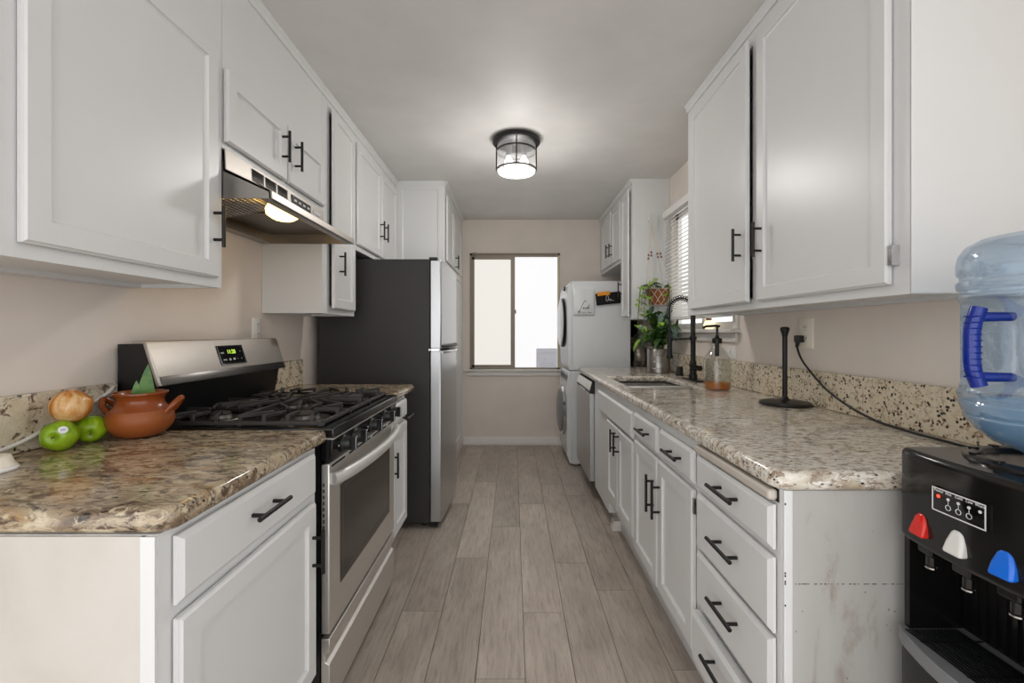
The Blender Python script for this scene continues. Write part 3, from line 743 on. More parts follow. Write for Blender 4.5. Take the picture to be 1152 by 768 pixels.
# backguard
pf = [(-1.235, .8845), (-1.165, .8845), (-1.165, 1.035), (-1.097, 1.047), (-1.095, 1.06), (-1.137, 1.18), (-1.145, 1.186), (-1.185, 1.186), (-1.235, 1.186)]
bm = NB(); prism(bm, [(-1.235, .916), (-1.15, .916), (-1.128, 1.04), (-1.10, 1.046), (-1.142, 1.178), (-1.235, 1.178)], 'y', RY0+.004, RY1-.004); bg = mesh_obj('backguard', bm, 'blackplastic', t)
def onslope(y, f, off=0):   # point on the slanted face, f 0 bottom..1 top
    a, b2 = Vector((-1.096, y, 1.048)), Vector((-1.140, y, 1.182)); nn = Vector((.134, 0, .044)).normalized()
    return a.lerp(b2, f)+nn*off
SV = Vector((-.044, 0, .134)).normalized(); SN = Vector((.134, 0, .044)).normalized()
bm = NB(); prism(bm, [(-1.10, 1.046), (-1.096, 1.046), (-1.140, 1.181), (-1.146, 1.188), (-1.185, 1.188), (-1.185, 1.1785), (-1.144, 1.1785)], 'y', RY0, RY1)
prism(bm, [(-1.146, 1.188), (-1.14, 1.181), (-1.098, 1.047), (-1.108, 1.043), (-1.15, 1.176)], 'y', RY0-.004, RY0+.006)
mesh_obj('steel_fascia', bm, 'bgsteel', bg, bevel=.002)
bm = NB(); rings(bm, onslope(RY0+.006, -.01), (0,1,0), SV, SN, RY1-RY0-.012, .030, [(0, .0003), (0, .0016), (.0005, .002)]); mesh_obj('lower_band', bm, 'steeldark', bg)  # darker steel strip standing in for a dark reflection low on the fascia
bm = NB(); rings(bm, onslope(1.694, .31), (0,1,0), SV, SN, .157, .077, [(0, .0003), (0, .003), (.003, .003), (.0035, .002)]); dp = mesh_obj('display', bm, 'clearblack', t, bevel=.0005, seg=1)
bm = NB()
for a, b2, c2, d2 in ((0, .157, 0, .003), (0, .157, .074, .077), (0, .003, 0, .077), (.154, .157, 0, .077)):
    rings(bm, onslope(1.694+a, .31+c2/.141), (0,1,0), SV, SN, b2-a, d2-c2, [(0, .003), (0, .0036)])
mesh_obj('display_bezel', bm, 'chrome', dp)
bm = text_bm('11:20', .024, basis(onslope(1.772, .31+.050/.141, .0028), (0,1,0), SV, SN)); mesh_obj('clock_digits', bm, 'digits', dp)
bm = text_bm('BAKE', .008, basis(onslope(1.716, .31+.047/.141, .0028), (0,1,0), SV, SN))
for s_, y, q in (('BROIL', 1.722, .019), ('88', 1.752, .019), ('88', 1.778, .02), ('--', 1.80, .02), ('+', 1.828, .05), ('0', 1.826, .02)):
    join_bm(bm, text_bm(s_, .008 if s_ != '88' else .013, basis(onslope(y, .31+q/.141, .0028), (0,1,0), SV, SN)))
mesh_obj('legends', bm, 'whiteink', dp)
bm = text_bm('FRIGIDAIRE', .0105, basis(onslope(1.773, .18, .0012), (0,1,0), SV, SN)); mesh_obj('badge', bm, 'ink', bg)
# burners and grates
for (x, y, r) in ((-1.02, 1.545, .042), (-.72, 1.545, .05), (-.87, 1.765, .055), (-1.02, 1.985, .042), (-.72, 1.985, .045)):
    bm = NB(); lathe(bm, [(r+.03, .9162), (r+.028, .9185), (r, .92), (r*.9, .93), (0, .93)], (x, y, 0), 24); bu = mesh_obj('burner', bm, 'steeldark', t)
    bm = NB(); lathe(bm, [(0, .9305), (r*.8, .9305), (r*.82, .936), (r*.7, .94), (0, .941)], (x, y, 0), 24); mesh_obj('burner_cap', bm, 'iron', bu)
def bar(bm, p, q, w=.0055, h=.006):
    p, q = Vector(p), Vector(q); d = (q-p).normalized(); u = Vector((0,0,1)).cross(d).normalized()*w; k = Vector((0,0,h))
    a = [bm.verts.new(x) for x in (p-u-k, p+u-k, p+u+k, p-u+k)]; b2 = [bm.verts.new(x) for x in (q-u-k, q+u-k, q+u+k, q-u+k)]
    bm.faces.new(a); bm.faces.new(b2)
    for i in range(4): bm.faces.new((a[i], a[(i+1) % 4], b2[(i+1) % 4], b2[i]))
def grate(y0, y1, centers):
    bm = NB(); x0, x1 = -1.125, -.61; zb, zt = .926, .948
    for a, b2 in (((x0, y0), (x1, y0)), ((x1, y0), (x1, y1)), ((x1, y1), (x0, y1)), ((x0, y1), (x0, y0))): bar(bm, (*a, zb), (*b2, zb))
    for x in (x0, x1, (x0+x1)/2):
        for y in (y0, y1): box(bm, x-.008, x+.008, y-.008, y+.008, .9165, zb)
    n = 7
    for i in range(n):
        x = x0+.03+(x1-x0-.06)*i/(n-1)
        for y, yc in ((y0, y0+.075), (y1, y1-.075)):
            c = min(centers, key=lambda k: abs(k[0]-x)+abs(k[1]-y)*.3)
            e = (x+(c[0]-x)*.45, yc, zt)
            box(bm, x-.006, x+.006, y-.005, y+.005, zb, zt+.006); bar(bm, (x, y, zt), e)
    for c in centers:
        for x in (x0, x1):
            if abs(x-c[0]) < .3: bar(bm, (x, c[1], zt), (c[0]+(.03 if x > c[0] else -.03), c[1], zt)); box(bm, x-.005, x+.005, c[1]-.006, c[1]+.006, zb, zt+.006)
    bar(bm, ((x0+x1)/2, y0, zt), ((x0+x1)/2, y1, zt))
    mesh_obj('grate', bm, 'iron', t, bevel=.0015, seg=1)
grate(1.415, 1.652, [(-1.02, 1.545), (-.72, 1.545)]); grate(1.658, 1.872, [(-.87, 1.765)]); grate(1.878, 2.115, [(-1.02, 1.985), (-.72, 1.985)])

# ------------------------------------------------------------------ range hood
t = thing('range_hood', 'stainless under-cabinet range hood with lit lamp above the gas range', 'range hood', (-1.0, 1.83, 1.65))
H0, H1 = 1.453, 2.207
bm = NB()
def hood_pt(y): pass
P = [(-.942, 1.817), (-.938, 1.748), (-.788, 1.678), (-.786, 1.652)]
prism(bm, [P[0], P[1], P[2], P[3], (-.798, 1.652), (-.799, 1.673), (-.948, 1.741), (-.952, 1.817)], 'y', H0, H1)
for y0, y1 in ((H0, H0+.004), (H1-.004, H1)):
    prism(bm, [(-.942, 1.813), (-.940, 1.75), (-.792, 1.68), (-.789, 1.652), (-1.22, 1.655), (-1.245, 1.68), (-1.245, 1.813)], 'y', y0, y1, 1)
box(bm, -1.246, -.945, H0+.004, H1-.004, 1.813, 1.817); box(bm, -1.246, -1.24, H0+.004, H1-.004, 1.66, 1.813, 1)
box(bm, -.83, -.789, H0+.004, H1-.004, 1.652, 1.655, 1); box(bm, -1.246, -1.20, H0+.004, H1-.004, 1.655, 1.659, 1)
ho = mesh_obj('canopy', bm, ['bgsteel', 'hoodsteel'], t, bevel=.0015, seg=1)
bm = NB(); prism(bm, [(-1.20, 1.672), (-.955, 1.715), (-.955, 1.722), (-1.20, 1.679)], 'y', 1.47, 1.80)
fr = mesh_obj('filter', bm, 'steeldark', t)
bm = NB()
for i in range(15):
    f = i/14; x = -1.19+.225*f; z = 1.6715+.0405*f; box(bm, x-.0012, x+.0012, 1.475, 1.795, z-.002, z)
for i in range(20):
    y = 1.48+i*.0163; prism(bm, [(-1.195, 1.6715), (-.96, 1.7127), (-.96, 1.7147), (-1.195, 1.6735)], 'y', y, y+.0022)
mesh_obj('filter_mesh', bm, 'chrome', fr)
bm = NB(); box(bm, -1.20, -.84, 1.81, H1-.006, 1.70, 1.705); mesh_obj('inner_panel', bm, 'steeldark', t)
bm = NB(); lathe(bm, [(0, 0), (.035, .002), (.058, .018), (.062, .04), (.055, .055), (0, .055)], (-.895, 1.745, 1.652), 9); ln = mesh_obj('lamp_lens', bm, 'hoodlamp', t, flat=True)
for vv in range(1): ln.scale = (1, 1.15, 1)
def onband(y, f): return Vector((-.9418+.004*(1-f), y, 1.748+.069*f))
bm = NB()
for k in range(3):
    y0 = 1.60+k*.088
    for r in range(6):
        z = 1.762+r*.0075; box(bm, -.9375, -.9400, y0, y0+.075, z, z+.0045)
mesh_obj('vent_slots', bm, 'gap', t)
bm = NB(); box(bm, -.9368, -.9405, 1.885, 2.06, 1.765, 1.80); cpn = mesh_obj('switch_panel', bm, 'blackplastic', t)
bm = NB()
for y in (1.905, 1.945, 1.985, 2.025): box(bm, -.9362, -.9370, y, y+.022, 1.778, 1.786)
mesh_obj('switch', bm, 'whiteink', cpn)
bm = NB(); box(bm, -.9368, -.94, 2.09, 2.16, 1.775, 1.79); mesh_obj('badge', bm, 'panelgrey', t)

# ------------------------------------------------------------------ refrigerator
t = thing('refrigerator', 'tall top-freezer refrigerator with dark sides and stainless doors', 'refrigerator', (-.85, 3.13, 0))
F0, F1 = 2.755, 3.505
bm = NB(); box(bm, -1.205, -.515, F0, F1, .03, 1.67)
for y in (F0+.06, F1-.06):
    for x in (-1.15, -.56): cyl(bm, (x, y, 0), (x, y, .03), .02, n=12)
mesh_obj('body', bm, 'fridgeside', t, bevel=.006)
def fdoor(z0, z1):
    bm = NB(); poly = [(-.511, F0+.002), (-.45, F0+.002)]
    for i in range(13):
        f = i/12; poly.append((-.444+.016*math.sin(math.pi*f), F0+.008+(F1-F0-.016)*f))
    poly += [(-.45, F1-.002), (-.511, F1-.002)]
    prism(bm, poly, 'z', z0, z1); bm.faces.ensure_lookup_table()
    return bm
bm = fdoor(1.115, 1.662)
d1 = mesh_obj('freezer_door', bm, 'steelv', t, bevel=.003, angle=25)
bm = fdoor(.04, 1.10); d2 = mesh_obj('fridge_door', bm, 'steelv', t, bevel=.003, angle=25)
for dd, zz in ((d1, 1.128), (d2, 1.092)):
    bm = NB(); pts = []
    for i in range(11):
        f = i/10; pts.append((-.44+.016*math.sin(math.pi*f)+.02*math.sin(math.pi*f)**.5, F0+.02+.62*f, zz))
    tube(bm, pts, .009, 10); mesh_obj('door_handle', bm, 'black' if zz > 1.11 else 'chrome', dd)
bm = NB(); box(bm, -.52, -.455, F0-.006, F0+.03, 1.101, 1.114); cyl(bm, (-.515, F0-.008, 1.107), (-.505, F0-.008, 1.107), .009, n=10); mesh_obj('hinge_bracket', bm, 'chrome', t)
bm = NB(); box(bm, -.52, -.47, F0+.002, F0+.05, 1.663, 1.682); mesh_obj('hinge_cover', bm, 'blackplastic', t, bevel=.003)
bm = NB(); box(bm, -.515, -.47, F0+.01, F1-.01, .008, .037); mesh_obj('foot_grille', bm, 'blackplastic', t)

# ------------------------------------------------------------------ laundry stack and dishwasher
def laundry(name, label, z0, z1, zc, wash):
    t = thing(name, label, name.replace('_', ' '), (.8, 4.33, z0)); Y0, Y1 = 4.03, 4.63
    bm = NB(); box(bm, .535, 1.07, Y0, Y1, z0+(.02 if wash else .004), z1)
    if wash:
        for y in (Y0+.06, Y1-.06):
            for x in (.58, 1.02): cyl(bm, (x, y, z0), (x, y, z0+.02), .022, n=12)
    bo = mesh_obj('body', bm, 'appl', t, bevel=.012, seg=3)
    bm = NB()
    if wash: prism(bm, [(.536, z0+.022), (.515, z0+.03), (.49, z0+.11), (.492, z1-.10), (.505, z1-.03), (.52, z1-.004), (.536, z1-.004)], 'y', Y0+.002, Y1-.002)
    else: prism(bm, [(.536, z0+.004), (.51, z0+.01), (.497, z0+.06), (.490, z1-.10), (.505, z1-.03), (.525, z1-.002), (.536, z1-.002)], 'y', Y0+.002, Y1-.002)
    mesh_obj('front_panel', bm, 'appl', t, bevel=.008, seg=3)
    bm = NB(); cx = .494
    lathe(bm, [(.235, .002), (.24, -.012), (.232, -.026), (.20, -.03), (.196, -.026)], (cx, 4.33, zc), 44, 'x'); dr = mesh_obj('door_ring', bm, 'chrome' if wash else 'blackplastic', t)
    bm = NB()
    if wash: lathe(bm, [(.212, -.024), (.205, -.04), (.15, -.055), (0, -.06)], (cx, 4.33, zc), 44, 'x'); mesh_obj('door_glass', bm, 'applgrey', dr)
    else: lathe(bm, [(.226, -.024), (.222, -.036), (.19, -.044), (0, -.05)], (cx, 4.33, zc), 44, 'x'); mesh_obj('door_cover', bm, 'appl', dr)
    bm = NB()
    if wash:
        p0 = Vector((.4925, 4.06, z1-.095)); v = Vector((.013, 0, .07)).normalized(); n = Vector((-.07, 0, .013)).normalized()
        rings(bm, p0, (0,1,0), v, n, .54, .06, [(0, 0), (0, .002), (.003, .003)]); pn = mesh_obj('control_panel', bm, 'applgrey', t)
        bm = NB()
        for k in range(6): rings(bm, p0+n*.003+Vector((0, .03+.085*k, 0))+v*.015, (0,1,0), v, n, .05, .03, [(0, 0), (0, .001)])
        mesh_obj('buttons', bm, 'ink', pn)
    else:
        p0 = Vector((.491, 4.06, z1-.094)); v = Vector((.015, 0, .07)).normalized(); n = Vector((-.07, 0, .015)).normalized()
        rings(bm, p0, (0,1,0), v, n, .54, .055, [(0, 0), (0, .002), (.003, .003)]); pn = mesh_obj('control_panel', bm, 'appl', t)
        bm = NB(); cyl(bm, p0+n*.003+Vector((0, .08, .03)), p0+n*.02+Vector((0, .08, .03)), .022, .02, 20); mesh_obj('dial', bm, 'blackplastic', pn)
    return t, bo
laundry('washing_machine', 'white front-load washing machine on the floor, under the stacked dryer', 0, .865, .465, True)
dt, db = laundry('clothes_dryer', 'white dryer stacked on the washing machine with notes on its side', .866, 1.682, 1.31, False)
bm = NB(); box(bm, .56, 1.06, 4.0285, 4.0302, 1.645, 1.648)
lathe(bm, [(.033, .0), (.033, -.0012), (.030, -.0012), (.030, 0)], (.915, 4.0302, .925), 32, 'y')
box(bm, .73, .732, 4.0285, 4.0302, .88, 1.50); box(bm, .84, .842, 4.0285, 4.0302, .88, 1.50)
mesh_obj('panel_seam', bm, 'appl', dt)
# sign on the dryer
YS = 4.029
t = thing('laundry_sign', 'square white sign with black script stuck to the dryer side', 'sign', (.635, YS, 1.375))
bm = NB(); rings(bm, (.545, YS, 1.378), (1,0,0), (0,0,1), (0,-1,0), .186, .228, [(0, 0), (0, .026), (.003, .028)]); mesh_obj('board', bm, 'appl', t)
bm = NB()
def stroke(bm, pts, ox, oz, s, y, r): tube(bm, smoothpts([(ox+p[0]*s, y, oz+p[1]*s) for p in pts], 5), r, 5)
yt = YS-.0286
stroke(bm, [(.62, .60), (.58, .66), (.50, .58), (.38, .34), (.30, .14), (.24, .10), (.24, .16), (.34, .14)], .545, 1.378, .186, yt, .0024)
stroke(bm, [(.46, .30), (.48, .26), (.52, .30), (.50, .34), (.46, .32), (.54, .28), (.60, .34), (.58, .27), (.64, .29), (.70, .36), (.67, .28), (.72, .30), (.76, .48), (.71, .28), (.78, .28)], .545, 1.378, .186, yt, .0017)
stroke(bm, [(.24, .12), (.26, .02), (.30, .10), (.36, .09), (.42, .11), (.46, .08), (.52, .11), (.58, .08), (.64, .10)], .545, 1.378, .186, yt, .0013)
stroke(bm, [(.70, .09), (.74, .12), (.76, .07), (.80, .11), (.84, .07), (.88, .10)], .545, 1.378, .186, yt, .0017)
mesh_obj('lettering', bm, 'ink', t)
# magnetic pouch
t = thing('magnetic_caddy', 'black tilted pouch holding an orange marker on the dryer side', 'pouch', (.885, YS, 1.45))
ca, sa = math.cos(R(6)), math.sin(R(6)); o = Vector((.757, 0, 1.458))
bm = NB(); rings(bm, (o.x, YS, o.z), (ca,0,sa), (-sa,0,ca), (0,-1,0), .226, .108, [(0, 0), (.004, .03), (.012, .036)]); mesh_obj('pouch', bm, 'blackcloth', t, bevel=.004)
q = o+Vector((ca,0,sa))*.012+Vector((-sa,0,ca))*.082
bm = NB(); rings(bm, (q.x, YS-.036, q.z), (ca,0,sa), (-sa,0,ca), (0,-1,0), .112, .034, [(0, -.01), (0, .008), (.004, .012)]); mesh_obj('marker', bm, 'orange', t)
bm = NB(); q = o+Vector((ca,0,sa))*.08+Vector((-sa,0,ca))*.03
stroke(bm, [(.35, .85), (.15, .8), (.05, .4), (.12, .05), (.3, .1), (.42, .5), (.35, .85), (.45, .3), (.55, .1), (.62, .35), (.7, .1), (.8, .3), (.88, .1), (1.1, .14), (1.25, .1)], q.x, q.z, .06, YS-.0365, .0016)
mesh_obj('lettering', bm, 'whiteink', t)
# dishwasher
t = thing('dishwasher', 'stainless dishwasher under the far end of the cream countertop', 'dishwasher', (.85, 3.52, 0))
bm = NB(); box(bm, .602, 1.20, 3.20, 3.85, .105, .87); box(bm, .66, 1.18, 3.22, 3.83, .001, .105); mesh_obj('body', bm, 'blackplastic', t)
bm = NB(); box(bm, .553, .601, 3.205, 3.845, .14, .772); mesh_obj('door', bm, 'steelv', t, bevel=.004)
bm = NB(); prism(bm, [(.601, .773), (.553, .773), (.553, .79), (.572, .858), (.601, .862)], 'y', 3.205, 3.845); s_ = mesh_obj('control_strip', bm, ['blackplastic'], t, bevel=.002)
bm = NB(); prism(bm, [(.5545, .795), (.5515, .797), (.5705, .856), (.5735, .855)], 'y', 3.215, 3.84); mesh_obj('strip_face', bm, 'steel', s_)
bm = NB(); box(bm, .5505, .556, 3.40, 3.65, .772, .782); mesh_obj('grip', bm, 'whiteink', s_)

# gap beside the dryer
bm = NB(); tube(bm, smoothpts([(1.07+.0, 4.28, 1.12), (1.12, 4.22, 1.12), (1.16, 4.12, 1.08), (1.155, 4.05, 1.0), (1.16, 4.10, .93), (1.15, 4.2, .85)], 8), [.05+.004*math.sin(i*2.2) for i in range(41)], 16)
tag(mesh_obj('dryer_duct', bm, 'foil'), 'crumpled silver duct in the dark gap behind the plant pot', 'duct')
bm = NB(); pts = []
for i in range(9):
    f = i/8; pts.append((1.08+.165*f, 4.42+.02*math.sin(i*1.9)))
prism(bm, pts+[(p[0], p[1]+.03) for p in reversed(pts)], 'z', .001, 1.80)  # black sheet added to stand in for the deep shade of the gap
tag(mesh_obj('folded_cloth', bm, 'blackcloth'), 'black cloth hanging in the narrow gap between dryer and wall', 'cloth')

# ------------------------------------------------------------------ ceiling light
LX0, LY0 = .022, 2.82
t = thing('ceiling_light', 'round flush ceiling light with clear glass drum and dark rings', 'ceiling light', (LX0, LY0, 2.22))
c = (LX0, LY0, 0)
bm = NB(); lathe(bm, [(0, 2.4395), (.140, 2.4395), (.149, 2.432), (.149, 2.412), (.138, 2.405), (0, 2.405)], c, 48); mesh_obj('ceiling_plate', bm, 'black', t)
bm = NB(); lathe(bm, [(.122, 2.404), (.122, 2.238), (.116, 2.228), (0, 2.226)], c, 48); mesh_obj('glass_shade', bm, 'lampglass', t)
for z in (2.362, 2.243):
    bm = NB(); lathe(bm, [(.1235, -.005), (.1275, -.005), (.1275, .005), (.1235, .005), (.1235, -.005)], (LX0, LY0, z), 48); mesh_obj('ring', bm, 'black', t)
for k in range(4):
    a = -math.pi/2+k*math.pi/2; p = Vector((LX0+.1265*math.cos(a), LY0+.1265*math.sin(a), 0))
    bm = NB(); tube(bm, [p+Vector((0,0,2.24)), p+Vector((0,0,2.406))], .0045, 6); mesh_obj('bar', bm, 'black', t)
for dx, dy in ((-.048, 0), (.048, 0)):
    bm = NB(); cyl(bm, (LX0+dx, LY0+dy, 2.404), (LX0+dx, LY0+dy, 2.335), .018, .018, 16); so = mesh_obj('socket', bm, 'applgrey', t)
    bm = NB(); lathe(bm, [(.012, 2.335), (.015, 2.325), (.028, 2.30), (.030, 2.283), (.022, 2.262), (0, 2.255)], (LX0+dx, LY0+dy, 0), 20); mesh_obj('bulb', bm, 'bulb', so)
la = bpy.data.lights.new('ceiling_bulb_light', 'AREA'); la.shape = 'DISK'; la.size = .2; la.energy = LAMP_W; la.color = (1, .975, .94)
lo = bpy.data.objects.new('ceiling_bulb_light', la); COL.objects.link(lo); lo.parent = t; lo.location = Vector((LX0, LY0, 2.236))-W[t.name]
la = bpy.data.lights.new('ceiling_bulb_glow', 'POINT'); la.energy = 16; la.color = (1, .975, .94); la.shadow_soft_size = .1
lo = bpy.data.objects.new('ceiling_bulb_glow', la); COL.objects.link(lo); lo.parent = t; lo.location = Vector((LX0, LY0, 2.20))-W[t.name]

# ------------------------------------------------------------------ left counter items
def apple(c, r, ax, label, sticker=None):
    bm = NB(); prof = []
    for i in range(25):
        a = math.pi*i/24; rr = r*math.sin(a)*(1+.06*math.cos(a)); zz = -r*.92*math.cos(a)
        dip = .28*r*math.exp(-(rr/(r*.28))**2); zz += dip if i < 12 else -dip
        prof.append((max(rr, 0) if 0 < i < 24 else 0, zz))
    lathe(bm, prof, (0,0,0), 28, fn=lambda a, h, rr: rr*(1+.025*math.cos(5*a)))
    q = Vector(ax).to_track_quat('Z', 'Y'); bm.transform(Matrix.Translation(c) @ q.to_matrix().to_4x4())
    o = mesh_obj('green_apple', bm, 'apple'); tag(o, label, 'apple', None)
    d = Vector(ax).normalized(); p = Vector(c)+d*r*.66
    bm = NB(); tube(bm, [p-d*.004, p+d*.008, p+d*.016+Vector((.003,0,.003))], .0016, 6); mesh_obj('stem', bm, 'bead', o)
    if sticker:
        s = Vector(sticker).normalized(); u, v = frame_of(s); bm = NB(); L = []
        vs = [bm.verts.new(Vector(c)+s*r*1.035+ (u*math.cos(a)+v*math.sin(a))*r*.25) for a in [2*math.pi*k/20 for k in range(20)]]
        ctr = bm.verts.new(Vector(c)+s*r*1.06)
        for i in range(20): bm.faces.new((vs[i], vs[(i+1) % 20], ctr))
        so = mesh_obj('sticker', bm, 'plate', o)
        bm = NB()
        for k in range(4): cyl(bm, Vector(c)+s*r*1.058+(u*(k-1.5)*.0022+v*.001), Vector(c)+s*r*1.066+(u*(k-1.5)*.0022-v*.001), .0009, n=6)
        mesh_obj('print', bm, 'blue', so)
    return o
apple((-1.158, 1.135, .9145+.036), .0385, (.38, -.92, .05), 'green apple with a small white round sticker, in front of the onion', (.62, -.42, .42))
apple((-1.160, 1.222, .9145+.0345), .037, (.62, -.7, -.32), 'green apple beside the clay pot, without a sticker')
bm = NB(); prof = []
for i in range(25):
    a = math.pi*i/24; rr = .044*math.sin(a); zz = -.042*math.cos(a)
    if i > 21: zz += .0016*(i-21)
    if i > 22: rr = max(rr, .005)
    prof.append((rr if 0 < i < 24 else 0, zz))
lathe(bm, prof, (0,0,0), 28); bm.transform(Matrix.Translation((-1.166, 1.172, 1.020)) @ Vector((.75, .5, .28)).to_track_quat('Z', 'Y').to_matrix().to_4x4())
o = tag(mesh_obj('onion', bm, 'onion'), 'brown-skinned onion resting on top of the two green apples', 'onion')
bm = NB(); d = Vector((.75, .5, .28)).normalized(); p = Vector((-1.166, 1.172, 1.02))-d*.0365
for k in range(7):
    a = k*.9; u, v = frame_of(d); tube(bm, [p, p-d*.005+(u*math.cos(a)+v*math.sin(a))*.005], .0009, 5)
mesh_obj('roots', bm, 'bead', o)
PC = (-1.082, 1.292)
t = thing('clay_pot', 'round terracotta pot with two side handles on the brown granite', 'pot', (PC[0], PC[1], .9145))
c = (PC[0], PC[1], 0)
bm = NB(); lathe(bm, [(0, .9150), (.040, .9150), (.058, .922), (.075, .942), (.081, .96), (.079, .978), (.073, .991)], c, 44); body = mesh_obj('belly', bm, 'terraraw', t)
bm = NB(); lathe(bm, [(.073, .991), (.064, 1.001), (.056, 1.012), (.055, 1.024), (.062, 1.034), (.0655, 1.038), (.0655, 1.042), (.062, 1.043), (.052, 1.03), (.051, 1.018), (.06, 1.0), (.07, .97), (.06, .94), (0, .93)], c, 44); mesh_obj('neck', bm, 'terra', t)
for sgn in (-1, 1):
    ang = R(18) if sgn > 0 else R(185); d = Vector((math.cos(ang), math.sin(ang), 0)); p = Vector((PC[0], PC[1], 0)); sd = Vector((-d.y, d.x, 0))
    bm = NB(); pts = smoothpts([p+d*.070-sd*.024+Vector((0,0,.984)), p+d*.088-sd*.02+Vector((0,0,1.006)), p+d*.100+Vector((0,0,1.021)), p+d*.088+sd*.02+Vector((0,0,1.006)), p+d*.070+sd*.024+Vector((0,0,.984))], 6)
    tube(bm, pts, .0085, 10); mesh_obj('handle', bm, 'terra', t)
# succulent leaf standing in the pot
def blade(bm, base, tip, w, n=9, curl=.0):
    base, tip = Vector(base), Vector(tip); d = (tip-base); u = d.cross(Vector((.6, -.8, 0))).normalized(); nn = u.cross(d).normalized(); prev = None
    for i in range(n):
        f = i/(n-1); ww = w*(1-f)**.8*(1 if f > .1 else .9); p = base+d*f+nn*curl*math.sin(math.pi*f)
        ring = [bm.verts.new(p-u*ww), bm.verts.new(p-nn*ww*.35), bm.verts.new(p+u*ww), bm.verts.new(p+nn*ww*.12)]
        if prev:
            for k in range(4): bm.faces.new((prev[k], prev[(k+1) % 4], ring[(k+1) % 4], ring[k]))
        else: bm.faces.new(ring)
        prev = ring
t2 = thing('succulent', 'pointed green succulent leaves standing in the clay pot', 'plant', (PC[0], PC[1], .945))
for (b0, tp, w) in (((-1.082, 1.30, .945), (-1.060, 1.292, 1.124), .040), ((-1.092, 1.29, .945), (-1.080, 1.275, 1.078), .034)):
    bm = NB(); blade(bm, b0, tp, w, curl=.006); mesh_obj('leaf', bm, 'aloe', t2)
bm = NB(); tube(bm, smoothpts([(-1.219, .95, .93), (-1.219, 1.06, .934), (-1.219, 1.15, .958), (-1.218, 1.25, .997), (-1.217, 1.34, 1.035), (-1.2425, 1.384, 1.056)], 6), .0052, 8)
tag(mesh_obj('power_cable', bm, 'cable'), 'white cable running up the granite backsplash behind the onion', 'cable')
t = thing('charging_base', 'white round base at the left edge of the brown granite countertop', 'device base', (-1.128, .958, .9145))
c = (-1.128, .958, 0)
bm = NB(); lathe(bm, [(0, .9147), (.043, .9147), (.044, .919), (.041, .924), (0, .926)], c, 32); mesh_obj('base', bm, 'plate', t)
bm = NB(); lathe(bm, [(.041, .9245), (.037, .930), (.033, .942), (.031, .946), (0, .947)], c, 32); mesh_obj('collar', bm, 'ivory', t)

# ------------------------------------------------------------------ plants
def leaf(bm, base, d, L, w, up=Vector((0,0,1)), droop=.3, mi=0):
    base = Vector(base); d = Vector(d).normalized(); sd = d.cross(up)
    sd = sd.normalized() if sd.length > 1e-4 else Vector((1,0,0)); nn = sd.cross(d)
    prof = [(0, .05), (.12, .5), (.3, .95), (.5, 1), (.7, .8), (.88, .4), (1, .03)]; prev = None
    for f, k in prof:
        p = base+d*L*f-Vector((0,0,1))*droop*L*f*f
        r = [bm.verts.new(p-sd*w*k+nn*w*k*.25), bm.verts.new(p), bm.verts.new(p+sd*w*k+nn*w*k*.25)]
        if prev:
            for q in range(2): bm.faces.new((prev[q], prev[q+1], r[q+1], r[q])).material_index = mi
        prev = r
random.seed(21)
PX, PY = 1.092, 3.33
t = thing('potted_plant', 'leafy green plant in a ribbed steel pot at the sink corner', 'plant', (PX, PY, .9145))
bm = NB(); lathe(bm, [(0, .9147), (.080, .9147), (.083, .918), (.084, 1.088), (.081, 1.092), (.078, 1.088), (.078, 1.06), (0, 1.06)], (PX, PY, 0), 40)
for z in (.95, 1.0, 1.05): lathe(bm, [(.084, -.002), (.0852, 0), (.084, .002)], (PX, PY, z), 40)
pot = mesh_obj('steel_pot', bm, 'sinksteel', t)
bm = NB(); lathe(bm, [(0, 1.068), (.05, 1.07), (.0775, 1.064)], (PX, PY, 0), 24); mesh_obj('soil', bm, 'soil', t)
st = NB(); lf = NB()
for k in range(24):
    a = random.uniform(0, 2*math.pi); sp = random.uniform(.04, .20); hh = random.uniform(.10, .30)
    dx = math.cos(a)*sp; dy = math.sin(a)*sp*.8
    if PX+dx > 1.20: dx = 1.20-PX
    b0 = Vector((PX+dx*.25, PY+dy*.25, 1.066)); e = Vector((PX+dx, PY+dy-.02, 1.066+hh)); mid = b0.lerp(e, .5)+Vector((-dx*.2, -dy*.2, .03))
    P = smoothpts([b0, mid, e], 6); tube(st, P, [.0035-.002*i/(len(P)-1) for i in range(len(P))], 6)
    for i in range(3, len(P)):
        for sgn in (-1, 1):
            if random.random() < .78:
                dd = (P[i]-P[i-1]).normalized(); sd = dd.cross(Vector((math.cos(k*1.3), math.sin(k*1.3), .1))).normalized()*sgn
                mi = random.choices([0, 1, 2], [.66, .18, .16])[0]
                if P[i].x > 1.13 and random.random() < .5: mi = 2
                leaf(lf, P[i], dd*.6+sd+Vector((0,-.2,.15)), random.uniform(.055, .09), random.uniform(.015, .024), droop=random.uniform(.1, .5), mi=mi)
for v in lf.verts: v.co.x = min(v.co.x, 1.174 if v.co.z > 1.20 else 1.21)
mesh_obj('stems', st, 'stem', t); mesh_obj('foliage', lf, ['leaf', 'leaflight', 'leafblue'], t, recalc=False)
